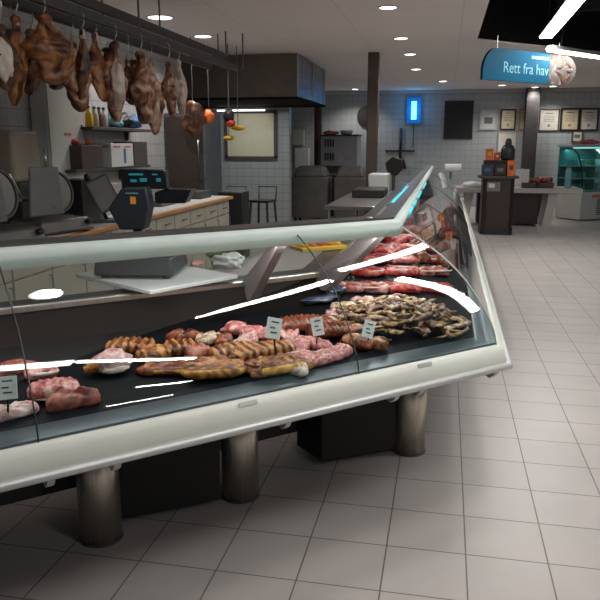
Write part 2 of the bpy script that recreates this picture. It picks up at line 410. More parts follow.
# ------------------------------------------------------------------ meat counter
C = atz(509, 364, .62); AN = R(43.8)
D1 = Vector((-math.cos(AN), -math.sin(AN), 0)); N1 = Vector((-math.sin(AN), math.cos(AN), 0))
KM = math.tan((R(90)-AN)/2)
T1 = 3.2; T2 = 8.6
def A(t, w, z): return Vector((C.x, C.y, 0))+D1*t+N1*w+Vector((0, 0, z))
def MI(w, z): return Vector((C.x-w, C.y+KM*w, z))
def B(t, w, z): return Vector((C.x-w, C.y+t, z))
def sect(prof, segs=('A', 'B'), t0=None, t1=None, closed=True):
    """extrude a (w,z) profile along both legs of the counter, mitred at the kink"""
    rs = []
    if 'A' in segs:
        rs.append([A(T1 if t0 is None else t0, w, z) for w, z in prof])
        if t1 is not None and 'B' not in segs: rs.append([A(t1, w, z) for w, z in prof])
    if not (segs == ('A',) and t1 is not None) and not (segs == ('B',) and t0 is not None): rs.append([MI(w, z) for w, z in prof])
    if 'B' in segs:
        if segs == ('B',) and t0 is not None: rs.append([B(t0, w, z) for w, z in prof])
        rs.append([B(T2 if t1 is None else t1, w, z) for w, z in prof])
    b = MB(); b.rings(rs); return b
ctr = thing('meat_counter', 'long white and steel refrigerated meat counter with curved glass and a kink at the corner', 'display counter', (C.x-.5, C.y, 0))
def cb(mb, name, m, **k):
    o = mb.build(name, m, None, **k); o.parent = ctr; o.matrix_parent_inverse = Matrix.Translation(-Vector(ctr.location)); return o
# front panel: slopes back from lip to the glass sill
cb(sect([(.012, .605), (.010, .635), (.014, .650), (.022, .674), (.034, .690), (.048, .697), (.10, .697), (.14, .60), (.10, .585), (.03, .59)]), 'front_panel', M['white_enamel'], bevel=.004)
cb(sect([(-.008, .598), (-.016, .606), (-.016, .618), (-.008, .626), (.012, .626), (.014, .598)]), 'bumper', M['lip_alu'], bevel=.004)
cb(sect([(.058, .697), (.058, .706), (.145, .716), (.16, .708), (.16, .690), (.10, .685)]), 'sill', M['sill_steel'], bevel=.002)
cb(sect([(.12, .712), (.86, .775), (.86, .74), (.12, .69)]), 'deck', M['deck_black'])
cb(sect([(.855, .772), (.885, .90), (.92, .90), (.90, .74)]), 'back_panel', M['back_panel'])
cb(sect([(.865, .905), (.865, .925), (.870, .932), (.895, .932), (.895, .90)]), 'ledge_edge', M['steel'], bevel=.002)
cb(sect([(.896, .900), (.896, .929), (1.00, .929), (1.00, .90)]), 'service_ledge', M['ledge_dark'], bevel=.002)
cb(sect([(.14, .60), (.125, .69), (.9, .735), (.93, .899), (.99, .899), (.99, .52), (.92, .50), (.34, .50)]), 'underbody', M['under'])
cb(sect([(.90, .10), (.90, .499), (.98, .499), (.98, .10)]), 'service_panel', M['dark_grey'])
# glass profile
key = [(.055, .686), (.068, .752), (.095, .815), (.180, .945), (.250, 1.017), (.315, 1.070), (.395, 1.122), (.455, 1.158), (.515, 1.190)]
def catmull(P, n=5):
    out = []
    for i in range(len(P)-1):
        p0 = P[max(i-1, 0)]; p1 = P[i]; p2 = P[i+1]; p3 = P[min(i+2, len(P)-1)]
        for k in range(n):
            t = k/n
            out.append(tuple(.5*((2*p1[j])+(-p0[j]+p2[j])*t+(2*p0[j]-5*p1[j]+4*p2[j]-p3[j])*t*t+(-p0[j]+3*p1[j]-3*p2[j]+p3[j])*t**3) for j in (0, 1)))
    out.append(P[-1]); return out
def smoothpoly(P, it=6):
    for _ in range(it):
        P = [P[0]]+[tuple((P[i-1][j]+2*P[i][j]+P[i+1][j])/4 for j in (0, 1)) for i in range(1, len(P)-1)]+[P[-1]]
    return P
gp = smoothpoly(catmull(key, 5), 8)
def offs(P, d):
    o = []
    for i, p in enumerate(P):
        a = P[max(i-1, 0)]; c = P[min(i+1, len(P)-1)]; dx, dz = c[0]-a[0], c[1]-a[1]; L = math.hypot(dx, dz)
        o.append((p[0]+dz/L*d, p[1]-dx/L*d))
    return o
gi = offs(gp, .006)
def pane(segs, t0, t1):
    m = sect(gp+gi[::-1], segs, t0, t1); return m
SE = (.77, 1.94)
def glasspane(name, segs, t0, t1):
    mb = pane(segs, t0, t1)
    o = cb(mb, name, M['glass'], smooth=True); o.data.set_sharp_from_angle(angle=R(40)); return o
glasspane('glass_pane', ('A',), T1, SE[1]+.002); glasspane('glass_pane', ('A',), SE[1]-.002, SE[0]+.002)
mb = MB(); mb.rings([[A(SE[0]-.002, w, z) for w, z in gp+gi[::-1]], [MI(w, z) for w, z in gp+gi[::-1]]]); o = cb(mb, 'glass_pane', M['glass'], smooth=True); o.data.set_sharp_from_angle(angle=R(40))
prev = None
mb = MB(); mb.rings([[MI(w, z) for w, z in gp+gi[::-1]], [B(2.0, w, z) for w, z in gp+gi[::-1]]]); o = cb(mb, 'glass_pane', M['glass'], smooth=True); o.data.set_sharp_from_angle(angle=R(40))
for a_, b_ in ((2.004, 4.2), (4.204, 6.4), (6.404, T2)):
    mb = MB(); mb.rings([[B(a_, w, z) for w, z in gp+gi[::-1]], [B(b_, w, z) for w, z in gp+gi[::-1]]]); o = cb(mb, 'glass_pane', M['glass'], smooth=True); o.data.set_sharp_from_angle(angle=R(40))
# dark seams where the panes meet
for f in (lambda w, z: A(SE[0], w, z), lambda w, z: A(SE[1], w, z), lambda w, z: B(2.0, w, z), lambda w, z: B(4.2, w, z), lambda w, z: B(6.4, w, z)):
    mb = MB(); mb.tube([f(w-.001, z) for w, z in gp], .0028, 6); cb(mb, 'glass_joint', M['seam'], smooth=True)
mb = MB(); mb.tube([MI(w-.001, z) for w, z in gp], .0035, 6); cb(mb, 'glass_joint', M['lip_alu'], smooth=True)
# end glass of far leg, rising as a rounded hoop
mb = MB(); ep = [(.055, .69)]+gp[4:]+[(.58, 1.26), (.68, 1.30), (.80, 1.28), (.90, 1.15), (.93, .93), (.88, .93), (.86, .77), (.10, .72)]
mb.rings([[B(T2+.002, w, z) for w, z in ep], [B(T2+.010, w, z) for w, z in ep]]); cb(mb, 'end_glass', M['glass'])
mb = MB(); mb.rings([[B(T2+.011, w, z) for w, z in [(.0, .60), (.0, .70), (.12, .73), (.86, .77), (.9, .93), (1.0, .93), (1.0, .2), (.5, .2), (.3, .5)]], [B(T2+.05, w, z) for w, z in [(.0, .60), (.0, .70), (.12, .73), (.86, .77), (.9, .93), (1.0, .93), (1.0, .2), (.5, .2), (.3, .5)]]]); cb(mb, 'end_panel', M['white_enamel'])
# top rail
rp = [(.500, 1.138), (.494, 1.150), (.494, 1.196), (.504, 1.208), (.540, 1.214), (.590, 1.216), (.600, 1.206), (.600, 1.170), (.590, 1.150), (.53, 1.134)]
cb(sect(rp), 'top_rail', M['rail_alu'], smooth=True).data.set_sharp_from_angle(angle=R(50))
cb(sect([(.53, 1.211), (.53, 1.222), (.602, 1.226), (.602, 1.212)]), 'rail_gasket', M['dark_steel'])
# support posts from the ledge to the rail
for f in (lambda w, z, e: A(.80+e, w, z), lambda w, z, e: A(2.3+e, w, z), lambda w, z, e: MI(w, z)+D1*(e+.02), lambda w, z, e: B(2.0+e, w, z), lambda w, z, e: B(4.2+e, w, z), lambda w, z, e: B(6.4+e, w, z)):
    pr = [(.54, 1.16), (.59, 1.16), (.90, .925), (.86, .84), (.83, .84)]
    mb = MB(); mb.rings([[f(w, z, -.024) for w, z in pr], [f(w, z, .024) for w, z in pr]]); cb(mb, 'support_post', M['post'] if len(ctr.children) < 30 else M['dark_steel'], bevel=.004)
# glowing cyan pieces imitating the blue lamp's reflections on the far leg's rail
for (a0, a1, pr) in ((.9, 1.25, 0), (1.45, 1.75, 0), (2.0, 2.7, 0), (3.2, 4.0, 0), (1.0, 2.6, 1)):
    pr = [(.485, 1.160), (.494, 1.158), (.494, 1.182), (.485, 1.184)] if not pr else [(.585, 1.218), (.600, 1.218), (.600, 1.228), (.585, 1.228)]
    mb = MB(); mb.rings([[B(a0, w, z) for w, z in pr], [B(a1, w, z) for w, z in pr]]); cb(mb, 'cyan_reflection', M['cyan_reflection_glow'])
# little lamp dots on the rail top
for p in (A(.36, .54, 1.222), A(.03, .565, 1.222)):
    mb = MB(); mb.lathe([(.0, 0), (.016, .001), (.017, .004), (.012, .007), (.0, .008)], p, 16); cb(mb, 'rail_cap', M['lip_alu'], smooth=True)
# legs
def leg(p, r=.083):
    mb = MB(); mb.lathe([(r, .012), (r, .52)], (p[0], p[1], 0), 40); o = cb(mb, 'leg', M['leg_steel']); 
    for q in o.data.polygons: q.use_smooth = abs(q.normal.z) < .5
    mb = MB(); mb.lathe([(r-.004, 0), (r+.003, .001), (r+.003, .012), (r-.004, .014)], (p[0], p[1], 0), 40)
    f = mb.build('foot_ring', M['dark_steel'], None, smooth=False); f.parent = o
lp = [atz(100, 543, 0), atz(241, 500, 0), atz(411, 454, 0)]
for p in lp: leg((p.x-.015, p.y+.045))
leg(tuple(A(2.9, .57, 0))[:2])
for t_ in (1.6, 3.4, 5.2, 7.0, 8.3): leg(tuple(B(t_, .57, 0))[:2])
# dark plinth boxes between legs
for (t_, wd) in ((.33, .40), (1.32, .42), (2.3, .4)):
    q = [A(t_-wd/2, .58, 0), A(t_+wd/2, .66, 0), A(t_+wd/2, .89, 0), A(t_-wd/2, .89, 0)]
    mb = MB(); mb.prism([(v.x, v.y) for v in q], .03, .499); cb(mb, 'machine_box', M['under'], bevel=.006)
# case lamps tucked under the top rail
def case_lamp(p0, p1, e, nm='case_lamp'):
    l = bpy.data.lights.new(nm, 'AREA'); l.shape = 'RECTANGLE'; d = p1-p0; l.size = d.length; l.size_y = .03; l.energy = e; l.color = (1, .93, .88)
    o = bpy.data.objects.new(nm, l); col.objects.link(o); o.location = (p0+p1)/2; o.rotation_euler = (0, 0, math.atan2(d.y, d.x))
case_lamp(A(3.0, .57, 1.125), A(.1, .57, 1.125), 11)
case_lamp(B(.1, .57, 1.11), B(4.2, .57, 1.11), 11)
case_lamp(B(4.3, .57, 1.11), B(8.5, .57, 1.11), 6)
# hanging brackets under the bumper
for t_ in (.04, .47, .60, 1.10, 1.72, 1.92, 2.2):
    pr = [(.02, .592), (.10, .588), (.09, .556), (.06, .548), (.035, .565)]
    mb = MB(); mb.rings([[A(t_-.012, w, z) for w, z in pr], [A(t_+.012, w, z) for w, z in pr]]); cb(mb, 'bracket', M['lip_alu'], bevel=.002)

# small badges on front panel
for t_ in (.46, 1.26):
    mb = MB(); mb.rings([[A(t_-.035, w, z) for w, z in [(.034, .690), (.030, .680), (.024, .683), (.030, .696)]], [A(t_+.035, w, z) for w, z in [(.034, .690), (.030, .680), (.024, .683), (.030, .696)]]]); cb(mb, 'latch', M['lip_alu'])

def deckz(p):
    v = Vector((p[0]-C.x, p[1]-C.y, 0)); w1 = v.dot(N1); w2 = C.x-p[0]
    w_ = min(w1, w2) if False else (w1 if (p[0]-C.x)*KM+(p[1]-C.y) < 0 else w2)
    return .712+(.775-.712)*min(max((w_-.12)/.74, 0), 1)
def deck(px, py):
    z = .75
    for _ in range(4): p = atz(px, py, z); z = deckz(p)
    return Vector((p.x, p.y, z))

# ------------------------------------------------------------------ meat pieces
UA = AN
def meat(name, label, px, py, d, rz, m, kind='blob', seed=0, group=None, sink=.0, cat='meat', lift=0, loc=None, grow=None):
    if grow is None: grow = 1.42 if px > 120 else 1.12
    p = deck(px, py) if loc is None else Vector(loc)
    L, W, Hh = d
    if grow and loc is None: L *= grow; W *= grow; Hh *= 1.05
    b = MB()
    if kind == 'blob':
        b.blob((0, 0, Hh*.42), (L, W, Hh), seed, .14, 1.6, 3, .8)
    elif kind == 'slab':        # rounded cut with a wavy edge
        n = 30; rs = []
        for (k, zz) in ((.0, 0), (.90, .0), (1, .2), (.98, .55), (.90, .82), (.72, .93), (.5, 1.0), (.25, 1.02), (.0, 1.0)):
            r_ = []
            for j in range(n):
                a = 2*math.pi*j/n; c_, s_ = math.cos(a), math.sin(a)
                e = .62; x = math.copysign(abs(c_)**e, c_); y = math.copysign(abs(s_)**e, s_)
                q = 1+.20*noise.noise(Vector((c_*1.1+seed*3.1, s_*1.1, seed)))*2+.06*noise.noise(Vector((c_*4+seed, s_*4, seed)))
                r_.append((x*L/2*k*q, y*W/2*k*q, zz*Hh*(1+.5*noise.noise(Vector((x*k*2+seed, y*k*2, 3)))+.3*noise.noise(Vector((x*k*6+seed, y*k*6, 3))))))
            rs.append(r_)
        b.rings(rs, False)
    elif kind == 'ribs':        # ridged rack
        n = 28; m_ = 40; vs = []; fs = []
        nr = max(4, int(L/.022))
        for i in range(m_):
            u = i/(m_-1)*2-1; env = max(0, 1-abs(u)**6)**.5
            r_ = []
            for j in range(n):
                a = 2*math.pi*j/n; c_, s_ = math.cos(a), math.sin(a)
                y = math.copysign(abs(c_)**.7, c_)*W/2*(env*.9+.1)*(1+.1*noise.noise(Vector((u*2+seed, c_, s_))))
                z = Hh*.5+math.copysign(abs(s_)**.7, s_)*Hh*.5*(env*.8+.2)
                if s_ > 0: z += (.05 if m.name == 'pork_pink' else .10)*Hh*math.sin(u*nr*math.pi)*env+.12*Hh*noise.noise(Vector((u*3+seed, c_*2, seed)))
                r_.append((u*L/2, y, max(z, 0)+.10*Hh*math.cos(u*2.2)))
            vs.append(r_)
        b.rings(vs)
    elif kind == 'fan':         # overlapping slices leaning on each other
        n = max(4, int(L/.019)); 
        for i in range(n):
            x = -L/2+L*(i+.5)/n; q = 1-.25*abs(2*(i+.5)/n-1)**2
            mt = Matrix.Rotation(R(-38), 3, 'Y')
            b.blob((x, .006*math.sin(i*2.1+seed), Hh*.48), (Hh*1.05*q, W*q, .016), seed+i, .08, 1.2, 2, mtx=Matrix.Rotation(R(38-90), 3, 'Y').to_3x3() @ Matrix.Rotation(R(90), 3, 'Y') if False else mt)
    elif kind == 'roll':        # thick sausage-like roll
        pts = [Vector((-L/2+L*i/12, .02*W*math.sin(i+seed), Hh*.5)) for i in range(13)]
        rr = [max(.15, (1-abs(2*i/12-1)**5))**.5*Hh*.5*(1+.06*math.sin(i*1.7+seed)) for i in range(13)]
        b.tube(pts, rr, 18)
        for v in b.bm.verts: v.co.y *= W/Hh
    o = b.build(name, m, None, smooth=True, loc=(p.x, p.y, p.z+lift+.001), rz=rz)
    if kind in ('slab', 'ribs'): pass
    return tag(o, label, cat, group)

def rim(o, d, m, seed=0, zz=.5, side=1, th=.010):   # a fat edge along one long side of a cut
    L, W, Hh = d; g_ = o.get('g', 1) if False else (o.dimensions.x/L if o.dimensions.x else 1); L *= g_*.93; W *= g_*.93; b = MB(); th *= .8
    pts = []
    for i in range(13):
        a = math.pi*(i/12)*.9+.05*math.pi
        c_, s_ = math.cos(a), math.sin(a)
        pts.append((math.copysign(abs(c_)**.62, c_)*L/2*.98, side*abs(s_)**.62*W/2*.98, Hh*zz))
    b.tube(pts, [th*(.5+.5*math.sin(math.pi*i/12)) for i in range(13)], 8)
    f = b.build('fat_rim', m, o, smooth=True); return f

# far left pale cuts, seen through the first pane
o = meat('pork_belly', 'pale piece of pork belly with fat behind the leftmost price tag', 14, 416, (.13, .07, .03), UA, M['pork_pale'], 'slab', 1); rim(o, (.13, .07, .03), M['fat'])
o = meat('pork_chop', 'dusky pork chop at the far left edge behind the price tag', 12, 372, (.16, .08, .03), UA, M['pork_red'], 'slab', 2); rim(o, (.16, .08, .03), M['fat'])
o = meat('pork_cut', 'small pale pork cut with fatty edge, behind the ribbed belly piece', 42, 376, (.11, .08, .035), UA-.1, M['pork_pink'], 'slab', 3); rim(o, (.11, .08, .035), M['fat'], side=-1)
o = meat('pork_rib_rack', 'pale pink ribbed pork belly at the left of the counter', 54, 396, (.15, .10, .045), UA-.25, M['pork_pink'], 'ribs', 4)
b = MB(); b.blob((0, 0, .0), (.17, .12, .014), 4, .1, 2, 3); b.build('fat_layer', M['fat'], o, smooth=True, loc=(.01, -.005, .008))
o = meat('pork_loin', 'dark red pork roll lying in front of the ribbed belly', 74, 406, (.155, .075, .045), UA-.02, M['pork_red'], 'slab', 5); 
b = MB(); b.tube([(-.07, .035, .012), (0, .046, .01), (.07, .035, .012)], [.006, .01, .006], 8); b.build('fat_rim', M['fat'], o, smooth=True)
# pork knuckle
o = meat('pork_knuckle', 'pale pink raw pork knuckle with a tan shank end pointing left', 112, 372, (.135, .10, .085), UA+.1, M['pork_pale'], 'blob', 6)
b = MB(); b.tube([(-.10, .0, .025), (-.07, 0, .032), (-.03, 0, .04)], [.014, .022, .034], 14); b.build('shank', M['rind'], o, smooth=True)
b = MB(); b.blob((0, -.035, .02), (.10, .05, .035), 3, .12, 2, 3, .6); b.build('fat_layer', M['fat'], o, smooth=True)
# grilled things
o = meat('grilled_pork', 'grilled brown pork piece with dark stripes behind the knuckle', 131, 352, (.135, .085, .045), UA-.5, M['grill'], 'ribs', 7)
o = meat('grilled_chop', 'small browned chop between striped piece and fanned ribs', 152, 358, (.09, .07, .04), UA-.2, M['roast'], 'slab', 8)
o = meat('grilled_rib_fan', 'fan of golden brown grilled rib slices', 180, 354, (.10, .085, .045), UA-.15, M['rib_roast'], 'ribs', 9)
o = meat('smoked_slice', 'purplish brown smoked slice lying under the rib fan', 178, 372, (.18, .07, .03), UA-.45, M['smoke'], 'slab', 10); rim(o, (.18, .07, .03), M['rind'], side=-1)
o = meat('roast_slab', 'large golden roast pork side with yellow rind', 213, 372, (.17, .13, .038), UA-.35, M['roast'], 'slab', 11); rim(o, (.17, .13, .038), M['rind'], side=-1, th=.022)
o = meat('grilled_cut', 'dark brown grilled cut at the back edge above the roast side', 186, 340, (.10, .06, .035), UA, M['smoke'], 'slab', 12)
o = meat('pork_slice', 'thin pale brown pork slice leaning near the back', 211, 342, (.095, .065, .03), UA+.1, M['scrap_b'], 'slab', 13)
o = meat('grilled_cut', 'ribbed tan piece between roast side and rind slab', 233, 357, (.14, .07, .045), UA-.05, M['rib_roast'], 'ribs', 14)
o = meat('rind_slab', 'long roast slab with glossy yellow brown rind below the taller price tag', 274, 370, (.20, .11, .040), UA-.05, M['roast'], 'slab', 15); rim(o, (.20, .11, .040), M['rind'], side=-1, th=.020)
b = MB(); b.blob((0, 0, .0), (.20, .10, .014), 2, .3, 2, 3); b.build('meat_face', M['smoke'], o, smooth=True, loc=(-.01, .01, .036))
o = meat('grilled_rib_fan', 'row of overlapping orange brown rib slices in the middle of the counter', 262, 357, (.21, .08, .045), UA+.05, M['rib_roast'], 'ribs', 16)
for i, (px, py, lab) in enumerate([(236, 334, 'leftmost of the pink raw rolls at the back'), (252, 338, 'middle one of the pink raw rolls at the back'), (268, 340, 'right one at the back, beside the tall tag')]):
    meat('pork_roll', 'pink raw pork piece, '+lab, px, py, (.085, .07, .055), UA+.3*i, M['pork_pink'], 'blob', 20+i, 'pink pork pieces at the back')
for i, (px, py, s_, lab) in enumerate([(292, 350, .10, 'just right of the tall tag stick'), (306, 346, .085, 'between the two price tags'), (302, 362, .10, 'in front between the rind slab and sliced loin'), (318, 362, .085, 'third from the right in the front row'), (331, 358, .08, 'second from the right in the front row'), (341, 355, .07, 'at the right end of the front row'), (286, 338, .09, 'behind the tall price tag')]):
    o = meat('pork_slice', 'pink pork slice with pale edge, '+lab, px, py, (s_, s_*.85, .03), UA-.3+.15*i, M['pork_pink'], 'slab', 30+i, 'pink sliced pork'); rim(o, (s_, s_*.85, .03), M['fat'], zz=.7, th=.008)
o = meat('smoked_ribs', 'long dark red brown smoked rib rack at the back', 303, 331, (.20, .10, .055), UA-.35, M['smoke'], 'ribs', 40)
o = meat('smoked_ribs', 'short glossy smoked rack behind the smaller price tag', 328, 337, (.14, .09, .05), UA-.3, M['smoke'], 'ribs', 41)
for i, (px, py, lab) in enumerate([(352, 346, 'left one by the tag stick'), (366, 350, 'front one'), (378, 350, 'rightmost, touching the heap'), (343, 334, 'back left one'), (357, 336, 'one behind the right price tag')]):
    meat('roasted_knuckle', 'round orange brown roasted knuckle, '+lab, px, py, (.07, .06, .055), i, M['smoke'] if i % 2 else M['roast'], 'blob', 50+i, 'roasted knuckles right of the middle')
for i, (px, py, d_, m_, k_, lab) in enumerate([(160, 372, (.12, .05, .03), 'smoke', 'slab', 'purple brown sliver in front of the striped grilled piece'), (199, 357, (.07, .06, .04), 'pork_red', 'slab', 'dark red chunk between the rib fan and the roast side'), (246, 346, (.09, .06, .035), 'pork_pale', 'slab', 'pale pork chunk just behind the row of orange brown ribs'), (224, 344, (.07, .05, .035), 'smoke', 'slab', 'small dark smoked chunk left of the pink raw rolls'), (296, 372, (.09, .05, .03), 'fat', 'slab', 'pale fatty strip at the front right of the rind slab'), (320, 350, (.07, .05, .035), 'pork_pink', 'slab', 'small pink chunk at the foot of the narrow price tag')]):
    meat('meat_chunk', lab, px, py, d_, UA+.4*i, M[m_], k_, 300+i)
# blue black wrap at the back corner
for i, (px, py, lab) in enumerate([(318, 303, 'left one in the kink'), (332, 294, 'right one in the kink')]):
    meat('wrapped_parcel', 'dark blue shiny wrapped parcel, '+lab, px, py, (.15, .08, .045), UA+.3*i, M['blue_wrap'], 'blob', 60+i, cat='parcel')
# heap of cooked strips at the corner
hp = deck(398, 326)
for i in range(230):
    u = rnd.random()**.5; a = rnd.uniform(0, 6.283); x = u*math.cos(a); y = u*math.sin(a)
    dx, dy = x*.31, y*.21
    px_ = hp.x+dx*math.cos(UA*.35)-dy*math.sin(UA*.35); py_ = hp.y+dx*math.sin(UA*.35)+dy*math.cos(UA*.35)
    zt = deckz((px_, py_))+(1-u*u)*.095+rnd.uniform(.006, .028)
    L = rnd.uniform(.045, .12); k = rnd.uniform(-.03, .03); r0 = rnd.uniform(.007, .021)
    b = MB(); pts = [(-L/2+L*j/6, k*(1-(2*j/6-1)**2)*1.4, .012*math.sin(j*1.1+i)*.5) for j in range(7)]
    b.tube(pts, [r0*max(.3, 1-abs(2*j/6-1)**3)*(1+.35*noise.noise(Vector((j*.8, i*1.3, 0)))) for j in range(7)], 8)
    for v in b.bm.verts: v.co.z = v.co.z*.6+.008*noise.noise(Vector((v.co.x*40, v.co.y*40, i)))
    m_ = rnd.choice(['scrap_a', 'scrap_a', 'scrap_b', 'scrap_c', 'scrap_c'])
    lab = {'scrap_a': 'tan brown strip of pork in the mixed heap at the counter corner', 'scrap_b': 'pale creamy strip of pork in the mixed heap at the counter corner', 'scrap_c': 'dark greyish strip of pork in the mixed heap at the counter corner'}[m_]
    o = b.build('pork_strip', M[m_], None, smooth=True, loc=(px_, py_, zt), rz=0)
    o.rotation_euler = (rnd.uniform(-.3, .3), rnd.uniform(-.35, .35), rnd.uniform(0, 6.28))
    tag(o, lab, 'meat', 'heap of pork strips, '+m_.replace('scrap_a', 'tan').replace('scrap_b', 'pale').replace('scrap_c', 'dark'))
# pale sliced sausage left of the heap
for i, (px, py) in enumerate([(345, 310), (362, 304), (352, 322), (338, 318), (372, 312)]):
    meat('sliced_meat', 'pinkish grey sliced piece, '+['upper left', 'uppermost', 'lower middle', 'leftmost', 'nearest the heap'][i]+' of the group left of the heap', px, py, (.10, .07, .03), i*.7, M['pork_pale'] if i % 2 else M['scrap_b'], 'slab', 70+i, 'sliced pieces left of the heap')
# red steaks in rows in the far leg
rowname = ['nearest row behind the strips', 'second row', 'third row', 'fourth row', 'fifth row', 'sixth row']
rows = [(291, [(372, .12), (402, .13), (436, .12), (348, .10)]), (274, [(365, .14), (400, .14), (434, .12)]), (262, [(372, .14), (402, .13), (430, .10)]), (250, [(374, .13), (398, .12), (424, .11)]), (240, [(380, .12), (400, .12), (418, .1)]), (231, [(388, .13), (402, .12), (414, .1)])]
wh = ['left', 'middle', 'right', 'far left']
for r_, (py, it) in enumerate(rows):
    for k, (px, s_) in enumerate(it):
        s2 = s_*(1+r_*.10)
        mm = M['ruby'] if (r_+k) % 3 else M['ruby_light']
        o = meat('beef_steak', ('bright red' if mm is M['ruby'] else 'pinkish red')+' raw beef cut, '+wh[k]+' one in the '+rowname[r_]+'', px, py, (s2*1.15, s2*.92, .04), R(8)+.2*math.sin(r_*3+k*2), mm, 'slab', 80+r_*5+k, 'raw beef cuts in rows')
        rim(o, (s2*1.15, s2*.92, .04), M['fat'], zz=.8, side=(1 if k % 2 else -1), th=.007)
def garn(p0, p1, lab, n=70):
    b = MB()
    for i in range(n):
        t = rnd.random(); q = p0.lerp(p1, t)
        b.blob((q.x+rnd.uniform(-.02, .02), q.y+rnd.uniform(-.02, .02), q.z+rnd.uniform(.006, .028)), (.02, .02, .014), i, .3, 2, 1)
    tag(b.build('garnish_strip', M['garnish'], None), lab, 'garnish', kind='stuff')
garn(deck(410, 268), deck(448, 270), 'dark green curly garnish strip right of the third row of beef')
garn(deck(412, 284), deck(462, 296), 'dark green curly garnish strip right of the nearest beef row')
garn(deck(355, 250), deck(366, 240), 'dark green curly garnish strip left of the farther beef rows')
garn(deck(335, 300), deck(352, 280), 'dark green curly garnish strip by the blue parcels')
garn(deck(395, 233), deck(375, 246), 'dark green curly garnish strip crossing under the corner of the top rail')
for i in range(26):
    t_ = 1.9+(i//3)*.62+rnd.uniform(-.05, .05); w_ = .26+(i % 3)*.21
    p = B(t_, w_, 0)
    o = meat('beef_joint', 'dark red beef joint lying far along the receding counter leg', 0, 0, (rnd.uniform(.13, .19), rnd.uniform(.16, .3), .075), rnd.uniform(-.3, .3), M[rnd.choice(['ruby', 'smoke', 'ruby_light', 'pork_red'])], 'slab', 200+i, 'beef joints in the receding leg', loc=(p.x, p.y, deckz((p.x, p.y))))

# price tags
def ptag(px, py, topx, topy, w_, h_, lab, lean=.0):
    p = deck(px, py)
    t = thing('price_tag', lab, 'price tag', (p.x, p.y, p.z), R(20), 'white price tags on sticks')
    dist = math.hypot(p.x, p.y)
    zz = H-(H-p.z)*1.0
    q = atY(topx, topy, p.y-.01); top = q.z-p.z; dx = q.x-p.x
    b = MB(); b.tube([(0, 0, .0), (dx*.5, .0, top-h_*.9)], [.004, .003], 8); b.box((0, 0, .004), (.03, .02, .008)); b.build('stick', M['black'], t)
    b = MB(); b.box((0, 0, 0), (w_, .003, h_)); c_ = b.build('card', M['paper_white'], t, bevel=.001)
    c_.location = (dx*.5, -.004, top-h_/2); c_.rotation_euler = (R(-18), R(lean), 0)
    b = MB()
    for k, (f, z_) in enumerate(((.5, .30), (.35, .02), (.45, -.20))): b.box(((-.04 if k % 2 else .02)*w_*2, -.0025, z_*h_), (w_*f, .001, h_*.06))
    b.build('print', M['ink'], c_)
    return t
ptag(277, 364, 270, 318, .058, .080, 'taller white price tag on a black stick in the rind slab', 12)
ptag(316, 352, 318, 318, .048, .074, 'narrow white price tag stuck before the smoked ribs', -8)
ptag(370, 352, 366, 321, .048, .070, 'white price tag leaning right beside the heap of strips', 18)
ptag(8, 422, 6, 378, .060, .070, 'white price tag at the far left edge of the photo', -3)

# ------------------------------------------------------------------ things on the ledge
# serving board with scale
bp_ = atz(150, 291, .965); br_ = atz(238, 275, .965); bl_ = atz(92, 269, .965)
ux = (br_-bp_); 
ang = math.atan2(ux.y, ux.x); Lx = ux.length; Ly = .58
ctrp = bp_+ux/2+Vector((-math.sin(ang), math.cos(ang), 0))*Ly/2
t = thing('serving_board', 'white flat serving board jutting over the ledge beneath the scale', 'board', (ctrp.x, ctrp.y, .933), ang)
b = MB(); b.box((0, 0, .024), (Lx, Ly, .018)); b.build('board', M['board_white'], t, bevel=.004)
b = MB()
for x in (-Lx*.38, Lx*.38):
    for y in (-.04, Ly*.4): b.box((x, y, .0075), (.04, .04, .015))
b.build('foot', M['black'], t)
# scale
bc = atz(143, 270, .98)
sc = thing('weighing_scale', 'dark weighing scale with pole display standing on the white board', 'scale', (bc.x, bc.y, .967), R(8))
b = MB(); b.box((0, 0, .055), (.36, .32, .085), top=(.94, .94)); b.build('base', M['charcoal'], sc, bevel=.012)
b = MB(); b.box((0, 0, .107), (.34, .30, .016)); b.build('weighing_plate', M['dark_steel'], sc, bevel=.006)
b = MB()
for x in (-.14, .14):
    for y in (-.12, .12): b.lathe([(.018, 0), (.018, .014)], (x, y, 0), 12)
b.build('foot', M['black'], sc)
hd = atY(136, 207, bc.y+.12); hz = hd.z-.967; hx = hd.x-bc.x
b = MB(); b.tube([(hx+.01, .165, .03), (hx+.01, .165, hz-.05)], .022, 14); b.build('pole', M['charcoal'], sc, smooth=True)
# hexagonal head body
s_ = .0043*1.0
def hp_(x, y): return ((x-136)*s_, (207-y)*s_)
b = MB(); poly = [hp_(124, 231), hp_(112, 208), hp_(128, 186), hp_(155, 185), hp_(158, 206), hp_(151, 231)]
b.prismy(poly, -.05, .05); hb = b.build('display_head', M['charcoal'], sc, bevel=.008, loc=(hx, .13, hz))
b = MB(); b.box((.02, -.052, .035), (.026, .002, .034)); b.build('sticker', M['sticker'], hb)
b = MB(); b.box((.016, -.052, .068), (.06, .002, .006)); b.build('brand_strip', M['lightblue'], hb)
b = MB(); b.prismy([hp_(122, 188), hp_(122, 166), hp_(172, 167), hp_(173, 188)], -.02, .035); o = b.build('screen', M['black_gloss'], sc, bevel=.006, loc=(hx, .19, hz))
b = MB()
for (x0, z0, w0, h0) in ((139, 172, 16, 2.2), (136, 179, 7, 3), (147, 178, 8, 4), (164, 178, 5, 4), (160, 172, 6, 1.5)):
    q = hp_(x0, z0); b.box((q[0], -.0215, q[1]), (w0*s_, .002, h0*s_))
b.build('readout', M['cyan_dim'], o)
